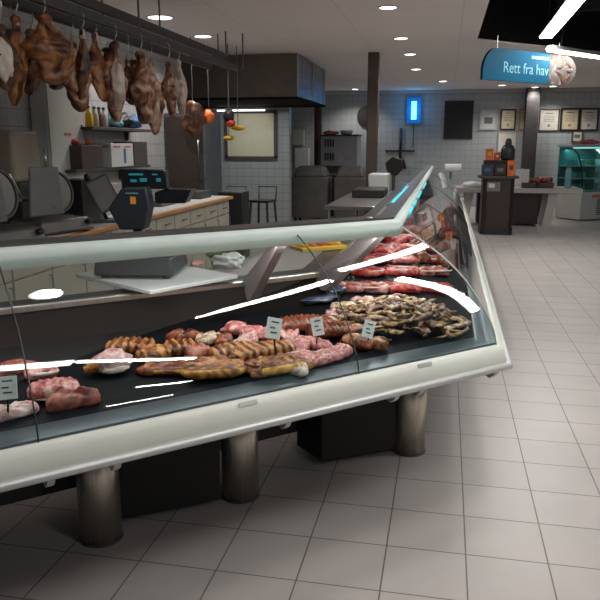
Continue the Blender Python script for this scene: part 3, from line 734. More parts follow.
b = MB(); b.prismy([hp_(158, 204), hp_(158, 192), hp_(170, 188), hp_(200, 188), hp_(192, 204)], -.06, .06); o = b.build('keyboard', M['black_gloss'], sc, bevel=.006, loc=(hx, .24, hz))
# small stuff on board and ledge
p = atz(197, 266, .967)
b = MB(); b.blob((0, 0, .014), (.07, .05, .03), 3, .2, 2, 2, .8); tag(b.build('meat_scrap', M['pork_pink'], None, smooth=True, loc=(p.x, p.y, .966)), 'small pink meat scrap on the white board right of the scale', 'meat')
p = atz(228, 268, .94)
t = thing('vegetable_bag', 'crumpled clear white bag of green vegetables beside the board', 'bag', (p.x, p.y, .933))
b = MB(); b.blob((0, 0, .045), (.17, .12, .09), 9, .18, 2.5, 4, .8); b.build('bag', M['white_plastic'], t, smooth=True)
b = MB()
for k in range(5): b.blob((-.075+.02*k, -.01+.015*(k % 2), .08+.008*k), (.07, .06, .05), k, .3, 3, 2)
b.build('leaf', M['leaf'], t, smooth=True)
p = atz(318, 247, .945)
t = thing('snack_tray', 'yellow tray of red and yellow packets on the ledge behind the rail', 'tray', (p.x, p.y, .933), UA-.05)
b = MB(); b.box((0, 0, .012), (.30, .16, .024), top=(1.05, 1.05)); b.build('tray', M['yellow'], t, bevel=.004)
for k in range(5):
    b = MB(); b.blob((-.115+.058*k, .0, .034), (.055, .12, .028), k, .1, 2, 2); b.build('packet', [M['yellow'], M['orange'], M['red'], M['orange'], M['yellow']][k], t, smooth=True)

# ------------------------------------------------------------------ service side cabinets
CX = -2.74
for i in range(11):
    y0 = 3.55+i*.475
    t = thing('base_cabinet', 'cream base cabinet under the wooden worktop, '+['nearest the camera', 'second nearest the camera', 'third nearest the camera', 'fourth nearest the camera', 'fifth nearest the camera', 'middle one of the run', 'fifth from the far end', 'fourth from the far end', 'third from the far end', 'next to the far end', 'at the far end by the stools'][i], 'cabinet', (CX, y0+.2375, 0), 0, 'cream cabinets of the service run')
    b = MB(); b.box((-.30, 0, .46), (.56, .469, .78)); b.box((-.32, 0, .04), (.5, .469, .075)); b.build('body', M['cab_cream'], t)
    b = MB(); b.box((-.008, 0, .76), (.02, .455, .16)); d = b.build('drawer', M['cab_cream'], t, bevel=.004)
    b = MB(); b.tube([(.012, -.06, .76), (.03, -.055, .76), (.03, .055, .76), (.012, .06, .76)], .006, 8); b.build('handle', M['dark_steel'], d, smooth=True)
    b = MB(); b.box((-.008, 0, .38), (.02, .455, .575)); d = b.build('door', M['cab_cream'], t, bevel=.004)
    b = MB(); b.tube([(.012, .18, .54), (.03, .18, .545), (.03, .18, .635), (.012, .18, .64)], .006, 8); b.build('handle', M['dark_steel'], d, smooth=True)
b = MB(); b.box((-3.02, 6.17, .872), (.66, 5.28, .036)); wt = tag(b.build('worktop', M['wood'], None, bevel=.005), 'long wooden worktop with pale top over the cream cabinets', 'worktop')
b = MB(); b.box((-3.03, 6.17, .8915), (.57, 5.24, .003)); o = b.build('surface', M['white_plastic'], wt)

WT = .893
def onwt(px, py): p = atz(px, py, WT); return p
# slicing machines
def slicer(loc, rz, lab, s=1.0):
    t = thing('meat_slicer', lab, 'meat slicer', loc, rz, 'meat slicers on the worktop')
    b = MB(); b.box((0, 0, .06), (.5*s, .38*s, .10), top=(.85, .85)); b.build('body', M['dark_steel'], t, bevel=.02)
    b = MB()
    for x in (-.2, .2):
        for y in (-.14, .14): b.lathe([(.022, 0), (.022, .014)], (x*s, y*s, 0), 12)
    b.build('foot', M['black'], t)
    b = MB(); b.lathe([(.0, -.012), (.125*s, -.012), (.135*s, 0), (.125*s, .012), (.0, .012)], n=36); o = b.build('blade', M['dark_steel'], t, smooth=False); o.location = (.04, -.05, .29*s); o.rotation_euler = (R(80), 0, R(10))
    b = MB(); b.lathe([(.145*s, -.02), (.155*s, 0), (.145*s, .02), (.13*s, .02), (.13*s, -.02)], n=36); b.build('blade_guard', M['dark_grey'], o)
    b = MB(); b.box((-.10*s, -.09, .30*s), (.30*s, .03, .34*s), top=(.8, 1)); b.build('thickness_plate', M['grey_plastic'], t, bevel=.015)
    b = MB(); b.box((-.04*s, .12*s, .24*s), (.34*s, .18*s, .02)); b.tube([(-.14*s, .12*s, .24*s), (-.20*s, .16*s, .42*s)], .012, 10); b.build('carriage', M['steel'], t, bevel=.003)
    b = MB(); b.lathe([(.0, 0), (.03, .002), (.035, .02), (.02, .035), (0, .036)], (.19*s, -.18*s, .06), 18); b.build('knob', M['black'], t, smooth=True)
    return t
slicer((-2.95, 4.15, WT), R(75), 'dark steel meat slicer at the left edge of the photo', 1.15)
slicer((-2.93, 4.85, WT), R(70), 'second meat slicer with grey rounded plate, right of the first', 1.05)
# tall grey board standing behind
q0 = atX(8, 128, -3.2); q1 = atX(42, 172, -3.2)
t = thing('bread_machine', 'beige grey upright machine with rounded housing behind the slicers', 'machine', (-3.34, 5.14, WT))
b = MB(); b.box((0, 0, .18), (.22, .4, .36)); b.build('base', M['dark_grey'], t, bevel=.01)
b = MB(); b.box((0, 0, .56), (.14, .40, .40), top=(1, .92)); b.build('housing', M['beige'], t, bevel=.03)
b = MB(); b.tube([(.08, .14, .42), (.14, .14, .46), (.14, .14, .62)], .012, 10); b.build('lever', M['steel'], t, smooth=True)

# white fridge door on the service wall
q0 = atX(38, 110, -3.6); q1 = atX(78, 170, -3.6)
t = thing('wall_cabinet', 'tall white wall cabinet with a small red label behind the hams', 'cabinet', (-3.69, (q0.y+q1.y)/2, 1.12), 0)
W_ = q1.y-q0.y
b = MB(); b.box((.09, 0, .55), (.16, W_, 1.1)); b.build('body', M['white_enamel'], t, bevel=.008)
b = MB(); b.box((.178, 0, .55), (.015, W_-.02, 1.06)); d = b.build('door', M['white_enamel'], t, bevel=.005)
zl_ = atX(57, 134, -3.5).z-1.12; b = MB(); b.box((.188, .0, zl_), (.003, .12, .025)); b.build('label_plate', M['pink_ink'], d)
b = MB(); b.tube([(.186, W_*.42, .35), (.205, W_*.42, .36), (.205, W_*.42, .6), (.186, W_*.42, .61)], .008, 8); b.build('handle', M['dark_steel'], d)
# shelf and things on it, on the service wall
b = MB(); b.box((-3.53, 6.95, 1.30), (.30, 1.7, .03)); b.box((-3.66, 6.3, 1.22), (.04, .03, .14)); b.box((-3.66, 7.6, 1.22), (.04, .03, .14)); tag(b.build('wall_shelf', M['dark_grey'], None, bevel=.003), 'long dark wall shelf carrying boxes and bottles', 'shelf')
b = MB(); b.box((-3.53, 7.2, 1.70), (.30, 1.5, .03)); b.box((-3.66, 6.6, 1.64), (.04, .03, .1)); b.box((-3.66, 7.8, 1.64), (.04, .03, .1)); tag(b.build('wall_shelf', M['dark_grey'], None, bevel=.003), 'upper dark wall shelf with bags just under the hams', 'shelf')
def crate(loc, d, m, lab, name='carton', cat='box', deco=None, rz=0, deco_m='pink_ink'):
    b = MB(); b.box((0, 0, d[2]/2), d); o = b.build(name, m, None, bevel=.006, loc=loc, rz=rz); tag(o, lab, cat)
    if deco:
        b = MB()
        for (y, z, w_, h_) in deco: b.box((d[0]/2+.001, y*d[1], z*d[2]), (.002, w_*d[1], h_*d[2]))
        b.build('print', M[deco_m], o)
        b = MB()
        for (y, z, w_, h_) in deco: b.box((y*d[0], -d[1]/2-.001, z*d[2]), (w_*d[0], .002, h_*d[2]))
        b.build('print', M[deco_m], o)
    return o
crate((-3.50, 6.42, 1.316), (.24, .42, .22), M['pillar'], 'dark brown carton on the shelf left of the white box')
o = crate((-3.48, 7.02, 1.316), (.26, .52, .24), M['white_plastic'], 'white box with red lettering bars on the wall shelf', deco=[(-.25, .86, .3, .07), (.25, .86, .3, .07)])
b = MB(); b.box((.131, .05, .11), (.002, .05, .15)); b.build('picture', M['blue'], o)
crate((-3.50, 7.55, 1.316), (.24, .36, .26), M['dark_grey'], 'dark carton on the wall shelf right of the white box')
for i, (y, m_, lab) in enumerate([(6.3, 'red', 'red'), (6.40, 'white_plastic', 'white'), (6.52, 'orange', 'orange')]):
    b = MB(); b.blob((0, 0, .03), (.10, .10, .07), i, .15, 2, 2, .8); tag(b.build('snack_bag', M[m_], None, smooth=True, loc=(-3.5, y, 1.537)), lab+' packet lying on top of the brown carton', 'packet')
def bottle(loc, h, r, m, cap, lab, name='bottle', group=None):
    t = thing(name, lab, 'bottle', loc, 0, group)
    b = MB(); b.lathe([(r*.9, 0), (r, .01), (r, h*.6), (r*.8, h*.7), (r*.35, h*.8), (r*.33, h*.93)], n=18); b.build('body', m, t, smooth=True)
    b = MB(); b.lathe([(r*.42, h*.91), (r*.42, h), (r*.3, h+.003)], n=14); b.build('cap', cap, t, smooth=True)
    return t
for i, (y, m_, l_) in enumerate([(6.62, 'yellow', 'yellow'), (6.74, 'cream_enamel', 'cream'), (6.84, 'brown', 'brown'), (6.94, 'cream_enamel', 'pale')]):
    bottle((-3.50, y, 1.716), .2, .04, M[m_], M['dark_grey'], l_+' jar on the upper wall shelf, '+['leftmost', 'second from left', 'third from left', 'fourth from left'][i])
for i, (y, m_, l_) in enumerate([(7.15, 'lightblue', 'pale blue plastic bag on the upper shelf'), (7.38, 'black', 'black plastic bag on the upper shelf'), (7.62, 'blue', 'dark blue bag at the right end of the upper shelf')]):
    b = MB(); b.blob((0, 0, .07), (.2, .22, .16), i+4, .2, 2, 3, .8); tag(b.build('plastic_bag', M[m_], None, smooth=True, loc=(-3.5, y, 1.717)), l_, 'bag')
for i, (px, lab) in enumerate([(50, 'left one of the small dark jars on the worktop backdrop'), (66, 'right one of the small dark jars on the worktop backdrop')]): pass

# tilted screen with black arm
p = onwt(104, 222)
t = thing('touch_screen', 'tilted grey touch screen on a black angled arm on the worktop', 'screen', (p.x, p.y, WT), R(35))
b = MB(); b.box((0, 0, .012), (.22, .2, .024)); b.build('base', M['charcoal'], t, bevel=.006)
b = MB(); b.tube([(.03, .03, .02), (-.10, .04, .36)], [.016, .012], 12); b.blob((-.11, .04, .38), (.06, .06, .07), 1, .05, 2, 2); b.build('arm', M['black'], t, smooth=True)
b = MB(); b.box((0, 0, 0), (.20, .015, .30)); o = b.build('panel', M['dark_grey'], t, bevel=.005); o.location = (.01, .0, .24); o.rotation_euler = (R(-12), R(-24), 0)
b = MB(); b.box((0, -.009, 0), (.17, .002, .26)); b.build('display', M['grey_plastic'], o)
# bottles, bowls, papers on the worktop near the screen
p = onwt(68, 228); 
t = thing('green_jar', 'dark green lidded jar on the worktop left of the screen', 'jar', p); b = MB(); b.lathe([(.05, 0), (.065, .01), (.07, .05), (.055, .085), (.02, .09)], n=22); b.build('body', M['green'], t, smooth=True)
b = MB(); b.lathe([(.05, .085), (.05, .105), (.02, .11)], n=18); b.build('lid', M['black'], t, smooth=True)
p = onwt(86, 226)
b = MB(); b.lathe([(.03, 0), (.045, .006), (.06, .05), (.055, .052), (.04, .012), (.02, .008)], n=22); tag(b.build('bowl', M['brown'], None, smooth=True, loc=p), 'small brown bowl on the worktop between green jar and screen', 'bowl')
p = onwt(112, 217)
b = MB(); b.box((0, 0, .004), (.20, .14, .008)); b.box((.01, .01, .011), (.19, .13, .006), .12); tag(b.build('paper_stack', M['paper_white'], None, loc=p, rz=.5), 'small stack of white papers at the foot of the touch screen', 'paper')
p = onwt(80, 215)
b = MB(); b.blob((0, 0, .04), (.16, .12, .08), 4, .2, 2, 3, .8); tag(b.build('black_cloth', M['black'], None, smooth=True, loc=p), 'crumpled black cloth lying behind the green jar', 'cloth')
p = onwt(176, 203)
o = crate((-3.1, 7.3, WT), (.3, .5, .06), M['dark_steel'], 'low dark steel tray on the worktop behind the scale', 'steel_tray', 'tray')
bottle((-3.1, 6.7, WT), .26, .045, M['lightblue'], M['black'], 'pale blue spray bottle standing on the worktop')
crate((-3.15, 6.06, WT), (.28, .42, .30), M['cream_enamel'], 'cream box standing on the worktop behind the touch screen', deco=[(0, .5, .3, .05)], deco_m='dark_grey')
crate((-3.15, 5.66, WT), (.26, .30, .36), M['black'], 'black upright appliance behind the touch screen', 'coffee_grinder', 'appliance')
crate((-3.05, 8.35, WT), (.3, .4, .09), M['dark_grey'], 'dark box at the far end of the worktop')

# ------------------------------------------------------------------ hanging rails and hams
for i, (x, z, lab) in enumerate([(-2.47, 2.42, 'steel hanging rail over the cabinets carrying the hams'), (-2.78, 2.44, 'parallel steel hanging rail nearer the wall'), (-2.62, 2.56, 'upper steel rail between the two ham rails')]):
    t = thing('meat_rail', lab, 'rail', (x, 3.0, z))
    b = MB(); b.box((0, 2.6, 0), (.04, 5.4, .07)); b.build('bar', M['dark_grey'], t, bevel=.004)
    b = MB()
    for y in ((1.9, 3.4, 5.4) if i == 2 else (2.6, 5.6)): b.tube([(0, y, .02), (0, y, CZ-z)], .009, 8)
    b.build('hanger', M['dark_steel'], t)
def ham(px, yt, yb, m, seed, lab, X=-2.47, wd=.27, zt=None, fat=False, rz=0):
    pt = atX(px, yt, X); pb = atX(px, yb, X); y = (pt.y+pb.y)/2; zr = 2.385 if X > -2.6 else 2.405
    L = pt.z-pb.z; top = pt.z
    t = thing('hanging_ham', lab, 'ham', (X, y, zr), rz, 'cured hams hanging from the rails')
    dz = zr-top
    prof = [(0, .12), (.05, .20), (.12, .15), (.20, .22), (.30, .36), (.42, .50), (.54, .52), (.66, .44), (.78, .34), (.88, .28), (.96, .20), (1, .08)]
    rr = random.Random(seed); n = 30; rs = []
    sq = rr.uniform(.55, .75); lx, ly = rr.uniform(-.06, .06), rr.uniform(-.05, .05)
    PP = catmull(prof, 5)
    for (u, r_) in PP:
        rg = []
        for j in range(n):
            a = 2*math.pi*j/n
            k = 1+.36*noise.noise(Vector((math.cos(a)*1.3+seed*2.1, math.sin(a)*1.3, u*3.6+seed)))+.22*noise.noise(Vector((math.cos(a)*3+seed, math.sin(a)*3, u*11+seed)))
            rg.append((math.cos(a)*r_*wd*sq*k+lx*u*u, math.sin(a)*r_*wd*k+ly*math.sin(u*3), -dz-u*L))
        rs.append(rg)
    b = MB(); b.rings(rs); b.build('meat', m, t, smooth=True)
    b = MB(); b.tube([(0, 0, .03), (.02, 0, .0), (.018, 0, -dz*.5), (-.012, 0, -dz-.02), (.0, .0, -dz-.05), (.015, 0, -dz-.03)], .005, 8); b.build('hook', M['steel'], t, smooth=True)
    if fat:
        b = MB(); b.blob((.35*wd*sq, -.30*wd, -dz-L*.55), (.09, wd*.55, L*.62), seed, .2, 2, 3); b.build('fat_layer', M['ham_fat'], t, smooth=True)
    b = MB(); b.tube([(0, 0, -dz+.0), (0, 0, -dz-.06)], [.018, .022], 10); b.build('shank_bone', M['bone'], t, smooth=True)
    return t
hams = [(3, 25, 90, 'ham_c', 'dark one cut by the left edge', .24, 1), (19, 16, 106, 'ham_a', 'long brown one second from the left edge', .20, 0), (46, 15, 84, 'ham_a', 'broad orange brown one with two shanks', .34, 0),
        (74, 42, 112, 'ham_b', 'slim pale one beside the broad brown one', .24, 0), (84, 30, 100, 'ham_c', 'dark one tucked between two paler ones', .15, 0), (97, 33, 102, 'ham_a', 'narrow brown one fifth along the rail', .17, 0),
        (117, 42, 122, 'ham_b', 'one with a bright white fat streak', .22, 1), (128, 60, 100, 'ham_c', 'small dark one in the middle of the rail', .16, 0), (142, 52, 124, 'ham_b', 'broad pale brown one right of the middle', .32, 0),
        (152, 62, 135, 'ham_b', 'lowest one with whitish lower end', .22, 1), (169, 62, 118, 'ham_b', 'second from the right end', .22, 0), (179, 60, 116, 'ham_fat', 'pale whitish one at the right end of the rail', .2, 0)]
for i, (px, y0, y1, m_, lab, wd, ft) in enumerate(hams):
    ham(px, y0, y1, M[m_], i+3, 'cured ham on the steel rail, '+lab, wd=wd*.95, fat=bool(ft), X=-2.43-.10*(i % 2), rz=.3*math.sin(i*2))
for i, (px, y0, y1, lab) in enumerate([(12, 30, 80, 'at the left edge of the photo'), (33, 30, 95, 'behind the broad brown ham'), (62, 40, 90, 'fourth from the left'), (108, 48, 95, 'behind the ham with the white streak'), (134, 60, 105, 'behind the broad pale ham')]):
    ham(px, y0, y1, M['ham_c'], 40+i, 'dark cured ham on the rear rail, '+lab, X=-2.78, wd=.26, rz=.4*i)

# ------------------------------------------------------------------ kitchen behind
# extractor hood
hx0 = -4.75; hx1 = -2.20; hy0 = 10.55; hy1 = 13.0
t = thing('extractor_hood', 'large brown grey steel extractor hood under the ceiling', 'extractor hood', ((hx0+hx1)/2, (hy0+hy1)/2, 2.12))
cx, cy = (hx1-hx0)/2, (hy1-hy0)/2
b = MB(); b.box((0, -cy+.02, .42), (2*cx, .04, .61)); b.build('front_plate', M['hood_steel'], t, bevel=.004)
b = MB(); b.box((cx-.02, .02, .42), (.04, 2*cy-.04, .61)); b.build('side_plate', M['hood_side'], t, bevel=.004)
b = MB(); b.box((-cx+.02, .02, .42), (.04, 2*cy-.04, .61)); b.build('side_plate', M['hood_side'], t, bevel=.004)
b = MB(); b.box((0, 0, .40), (2*cx-.1, 2*cy-.1, .6)); b.build('filter_box', M['void'], t)
b = MB()
for (x0, y0, dx, dy) in ((0, -cy, 2*cx+.03, .03), (0, cy, 2*cx+.03, .03), (cx, 0, .03, 2*cy), (-cx, 0, .03, 2*cy)): b.box((x0, y0, .10), (dx, dy, .03))
b.build('drip_edge', M['void'], t, bevel=.003)
b = MB(); b.box((-.25, cy-.22, .03), (.9, .05, .02)); b.build('hood_lamp', M['tube_far'], t)
b = MB()
for y in (-cy-.002, cy*.0, cy*.85): b.box((cx+.004, y, .42), (.02, .03, .60))
b.build('corner_strip', M['steel'], t)
area(-3.4, 12.1, 2.15, 1.2, .1, 14, (1, 1, .95))
# whiteboard in kitchen wall
q0 = atY(226, 112, 13); q1 = atY(276, 158, 13)
t = thing('notice_board', 'cream notice board in a dark frame on the tiled kitchen wall', 'board', ((q0.x+q1.x)/2, 12.995, (q0.z+q1.z)/2)); W_ = q1.x-q0.x; H_ = q0.z-q1.z
b = MB(); b.box((0, -.015, 0), (W_-.04, .02, H_-.04)); b.build('sheet', mat('cream_sheet', (.62, .60, .45), .5, var=.04), t)
b = MB()
for (x, z, w_, h_) in ((0, H_/2, W_+.05, .06), (0, -H_/2, W_+.05, .06), (-W_/2, 0, .06, H_), (W_/2, 0, .06, H_)): b.box((x, -.02, z), (w_, .04, h_))
b.build('frame', M['dark_grey'], t)
# tall steel oven
t = thing('tall_oven', 'tall brown grey steel cooker unit at the left of the notice board', 'oven', (-3.40, 9.35, 0))
b = MB(); b.box((0, 0, 1.0), (.55, .7, 1.9)); b.build('body', M['oven_grey'], t, bevel=.01)
b = MB(); b.box((0, -.356, 1.15), (.51, .012, 1.5)); d = b.build('door', M['oven_brown'], t, bevel=.006)
b = MB(); b.tube([(.2, -.36, 1.1), (.2, -.39, 1.1), (.2, -.39, 1.6), (.2, -.36, 1.6)], .012, 8); b.build('handle', M['steel'], d, smooth=True)
b = MB(); b.box((0, 0, .03), (.5, .6, .06)); b.build('plinth', M['black'], t)
# hung utensils under the hood
def hung(px, py, m_, d, lab, name, cat, Y=9.3, m2=None):
    p = atY(px, py, Y); t = thing(name, lab, cat, (p.x, p.y, 0))
    b = MB(); b.tube([(0, 0, p.z+d[2]*.4), (0, 0, 2.85)], .006, 6); b.build('hook_rod', M['dark_steel'], t)
    b = MB(); b.blob((0, 0, p.z), d, px, .15, 2, 3); b.build('body', M[m_], t, smooth=True)
    if m2: b = MB(); b.blob((.03, -.02, p.z-d[2]*.55), (d[0]*.8, d[1], d[2]*.5), px+1, .2, 2, 3); b.build('tail', M[m2], t, smooth=True)
    return t
hung(193, 118, 'ham_c', (.30, .2, .42), 'dark red brown bag hanging right of the hams', 'hanging_bag', 'bag', Y=8.72)
hung(209, 117, 'orange', (.13, .12, .18), 'bright orange round piece hanging beside the dark bag', 'hanging_net', 'net', Y=8.85)
hung(229, 116, 'black', (.15, .12, .18), 'black glove hanging above yellow gloves before the notice board', 'hanging_glove', 'glove', Y=9.4, m2='red')
hung(238, 128, 'yellow', (.20, .1, .07), 'yellow glove hanging in front of the notice board, upper one', 'hanging_glove', 'glove', Y=9.65)
hung(229, 138, 'yellow', (.16, .1, .06), 'yellow glove hanging in front of the notice board, lower one', 'hanging_glove', 'glove', Y=9.5)
# bar stools
def stool(x, y, lab, rz):
    t = thing('bar_stool', lab, 'stool', (x, y, 0), rz, 'dark stools by the cabinets')
    b = MB(); b.box((0, 0, .665), (.34, .34, .04)); b.build('seat', M['black'], t, bevel=.012)
    for sx in (-1, 1):
        for sy in (-1, 1):
            b = MB(); b.tube([(sx*.18, sy*.18, 0), (sx*.14, sy*.14, .65)], .020, 8); b.build('leg', M['charcoal'], t)
    b = MB()
    for (x0, y0, x1, y1) in ((-1, -1, 1, -1), (1, -1, 1, 1), (1, 1, -1, 1), (-1, 1, -1, -1)): b.tube([(x0*.165, y0*.165, .25), (x1*.165, y1*.165, .25)], .010, 8)
    b.build('footrest', M['charcoal'], t)
    b = MB(); b.tube([(-.15, .16, .66), (-.16, .19, .88), (.16, .19, .88), (.15, .16, .66)], .013, 8); b.build('backrest', M['charcoal'], t)
stool(-3.31, 10.9, 'dark metal stool with low back, left one beside the cabinet end', .1)
stool(-2.84, 10.9, 'dark metal stool with low back, right one beside the cabinet end', -.2)
b = MB(); b.box((-2.85, 9.35, .46), (.36, .32, .92)); tag(b.build('waste_bin', M['black'], None, bevel=.02), 'black bin standing between cabinet end and stools', 'bin')

# pillars
b = MB(); b.box((-1.10, 10.75, 1.425), (.16, .16, 2.85)); struct(b.build('trim_4', M['pillar'], bevel=.01))
b = MB(); p = atY(533, 100, 18.0); b.box((p.x, 18.08, 1.425), (.30, .30, 2.85)); struct(b.build('trim_5', M['dark_pillar'], bevel=.01))
# back left equipment
Y_ = 15.2
def bx(px0, py0, px1, py1, Y):  # front face at Y
    a = atY(px0, py0, Y); c = atY(px1, py1, Y); return a.x, c.x, c.z, a.z
x0, x1, z0, z1 = bx(321, 136, 357, 166, Y_)
t = thing('ice_machine', 'grey white cabinet with dark vent slots at the back left of the brown pillar', 'appliance', ((x0+x1)/2, Y_+.35, 0))
b = MB(); b.box((0, 0, (z0+z1)/2), (x1-x0, .68, z1-z0)); b.build('body', mat('ice_body', (.30, .31, .33), .4), t, bevel=.01)
b = MB(); b.box((0, 0, z1+.015), (x1-x0+.04, .72, .03)); b.build('lid', M['black'], t, bevel=.004)
b = MB()
for k in range(4):
    for zc in (.80, .34): b.box((-(x1-x0)/2+.10+k*.055, -.345, z0+(z1-z0)*zc-.02), (.03, .012, (z1-z0)*.26))
b.build('vent_slot', M['black'], t)
b = MB(); b.box((0, .02, z0/2), (x1-x0-.04, .60, z0)); b.build('stand', M['dark_grey'], t)
for px, lab, w_ in ((310, 'left one below the vented cabinet', .72), (350, 'right one below the vented cabinet', .62)):
    p = atY(px, 200, 13.7)
    t = thing('covered_machine', 'dark grey machine with rounded padded cover, '+lab, 'machine', (p.x, 13.9, 0))
    b = MB(); b.box((0, 0, .52), (w_, .6, .80)); b.build('body', M['vinyl'], t, bevel=.03)
    b = MB(); b.box((0, 0, 1.02), (w_*.96, .56, .22), top=(.72, .7)); b.build('cover', M['vinyl'], t, bevel=.05)
    b = MB()
    for sx in (-1, 1):
        for sy in (-1, 1): b.tube([(sx*w_*.4, sy*.22, 0), (sx*w_*.4, sy*.22, .13)], .025, 10)
    b.build('foot', M['black'], t)
p = atY(332, 172, 14.6)
b = MB(); b.box((0, 0, .93), (.5, .5, .03)); b.box((-.22, 0, .46), (.03, .45, .92)); b.box((.22, 0, .46), (.03, .45, .92)); tag(b.build('steel_table', M['steel'], None, loc=(p.x, 14.72, 0)), 'small steel table between the two covered machines', 'table')
p = atY(299, 137, BY)
crate((p.x, BY-.07, p.z-.2), (.30, .14, .38), M['cream_enamel'], 'cream soap dispenser box on the back wall right of the kitchen wall', 'soap_dispenser', 'dispenser')
p = atY(303, 156, BY)
crate((p.x, BY-.09, p.z-.3), (.36, .18, .5), M['white_plastic'], 'white towel dispenser below the cream box on the back wall', 'towel_dispenser', 'dispenser')
b = MB(); p = atY(318, 140, 16.2); b.tube([(p.x, 16.2, 0), (p.x, 16.2, 2.85)], .09, 16); struct(b.build('trim_6', M['pillar'], smooth=True))
p = atY(330, 134, 15.4); b = MB(); b.blob((0, 0, .04), (.35, .2, .10), 3, .2, 2, 3, .8); tag(b.build('cloth_bundle', M['pork_pale'] if False else M['pink_ink'], None, smooth=True, loc=(p.x, 15.5, z1+.031)), 'small pink cloth bundle on top of the vented cabinet', 'cloth')
b = MB(); b.lathe([(.08, 0), (.12, .01), (.15, .09), (.145, .09), (.11, .015)], n=20); p = atY(346, 134, 15.4); tag(b.build('bowl', M['white_plastic'], None, smooth=True, loc=(p.x, 15.5, z1+.031)), 'white bowl on top of the vented cabinet', 'bowl')

# rack with broom and pan on back wall
q = atY(400, 151, BY)
t = thing('tool_rack', 'dark hook rack with broom on the back wall right of the brown pillar', 'rack', (q.x, BY-.03, q.z))
b = MB(); b.box((0, 0, 0), (.75, .03, .035))
for k in range(6): b.tube([(-.32+k*.128, -.015, 0), (-.32+k*.128, -.06, -.01), (-.32+k*.128, -.065, .03)], .010, 6)
b.build('bar', M['black'], t)
p = atY(401, 128, BY-.1)
t = thing('broom', 'dark blue handled broom hanging upright on the back wall', 'broom', (p.x, BY-.04, 0))
b = MB(); b.tube([(0, 0, 1.15), (0, 0, p.z)], .035, 10); b.build('handle', mat('navy', (.01, .018, .05), .4), t, smooth=True)
b = MB(); b.box((0, 0, 1.05), (.34, .07, .22), top=(.6, 1)); b.build('brush', M['black'], t, bevel=.01)
p = atY(394, 168, 12.2)
t = thing('dark_pan', 'dark angular pan standing at the far left end of the counter', 'pan', (p.x, 12.2, 0))
b = MB(); b.prismy([(-.15, p.z+.08), (-.02, p.z+.20), (.14, p.z+.14), (.16, p.z), (.05, p.z-.13), (-.10, p.z-.10)], -.05, .05); b.build('body', M['black'], t, bevel=.02)
b = MB(); b.tube([(0, .0, 0), (0, .0, p.z-.05)], .03, 10); b.lathe([(.2, 0), (.2, .02), (.03, .05)], n=20); b.build('stand', M['dark_steel'], t)
# service table with white tub behind far leg
t = thing('service_table', 'grey steel service table behind the receding counter leg', 'table', (-.98, 8.9, 0))
b = MB(); b.box((0, 0, .87), (.6, 2.6, .04)); b.build('tabletop', M['steel'], t, bevel=.004)
for sx in (-1, 1):
    for sy in (-1, 1): b = MB(); b.tube([(sx*.26, sy*1.22, 0), (sx*.26, sy*1.22, .855)], .02, 10); b.build('leg', M['steel'], t)
b = MB(); b.box((0, 0, .15), (.56, 2.4, .03)); b.build('shelf', M['dark_steel'], t)
p = atY(382, 178, 9.8)
b = MB(); b.box((0, 0, .13), (.24, .5, .26), top=(1.08, 1.05)); tag(b.build('plastic_tub', M['white_plastic'], None, bevel=.015, loc=(-.90, 9.9, .891)), 'white plastic tub on the service table right of the brown pillar', 'tub')
b = MB(); b.box((0, 0, .05), (.4, .7, .1)); tag(b.build('black_tray', M['black'], None, bevel=.015, loc=(-.95, 9.2, .891)), 'black tray on the service table in front of the white tub', 'tray')
# wall clock / fan behind brown pillar
q = atY(367, 116, BY-.05)
t = thing('wall_fan', 'dark round wall fan with blue light half hidden behind the brown pillar', 'fan', (q.x, BY-.06, q.z))
b = MB(); o_ = b.lathe([(.0, -.04), (.23, -.04), (.25, 0), (.23, .04), (0, .04)], n=30).build('housing', M['black'], t); o_.rotation_euler[0] = R(90)
b = MB(); b.box((.20, -.05, -.05), (.05, .02, .14)); b.build('lamp', M['blue_light'], t)
# insect lamp
q = atY(414, 110.5, BY-.06)
t = thing('insect_lamp', 'blue framed insect lamp glowing cyan on the back wall', 'lamp', (q.x, BY-.001, q.z))
b = MB(); b.box((0, -.05, 0), (.36, .10, .62)); b.build('case', M['blue_box'], t, bevel=.01)
b = MB(); b.box((0, -.108, 0), (.13, .02, .44)); b.build('tube', M['blue_light'], t, bevel=.008)
b = MB(); b.tube([(0, -.02, -.31), (0, -.02, -.9)], .01, 6); b.build('cable', M['dark_grey'], t)
l = bpy.data.lights.new('insect_glow', 'POINT'); l.energy = 7; l.color = (.1, .45, 1); l.shadow_soft_size = .15
o = bpy.data.objects.new('insect_glow', l); col.objects.link(o); o.location = (q.x, BY-.3, q.z)
# second insect lamp facing the hood side
p = atX(331, 90, -2.2)
# blackboard and frames
def frame(px0, py0, px1, py1, lab, fm, sm, name='picture_frame', cat='picture', inner=.03, art=None, Y=BY):
    a = atY(px0, py0, Y); c = atY(px1, py1, Y); W_ = c.x-a.x; H_ = a.z-c.z
    t = thing(name, lab, cat, ((a.x+c.x)/2, Y-.001, (a.z+c.z)/2))
    b = MB()
    for (x, z, w_, h_) in ((0, H_/2-inner/2, W_, inner), (0, -H_/2+inner/2, W_, inner), (-W_/2+inner/2, 0, inner, H_-2*inner), (W_/2-inner/2, 0, inner, H_-2*inner)): b.box((x, -.018, z), (w_, .03, h_))
    b.build('frame', M[fm], t)
    b = MB(); b.box((0, -.008, 0), (W_-inner*1.5, .012, H_-inner*1.5)); s_ = b.build('sheet', M[sm], t)
    if art:
        b = MB()
        for (x, z, w_, h_) in art: b.box((x*W_, -.0155, z*H_), (w_*W_, .003, h_*H_))
        b.build('print', M['grey_plastic'], s_)
    return t
dip = [(0, .30, .4, .04), (0, .18, .5, .02), (0, .10, .55, .02), (0, .02, .5, .02), (0, -.06, .55, .02), (0, -.25, .12, .10)]
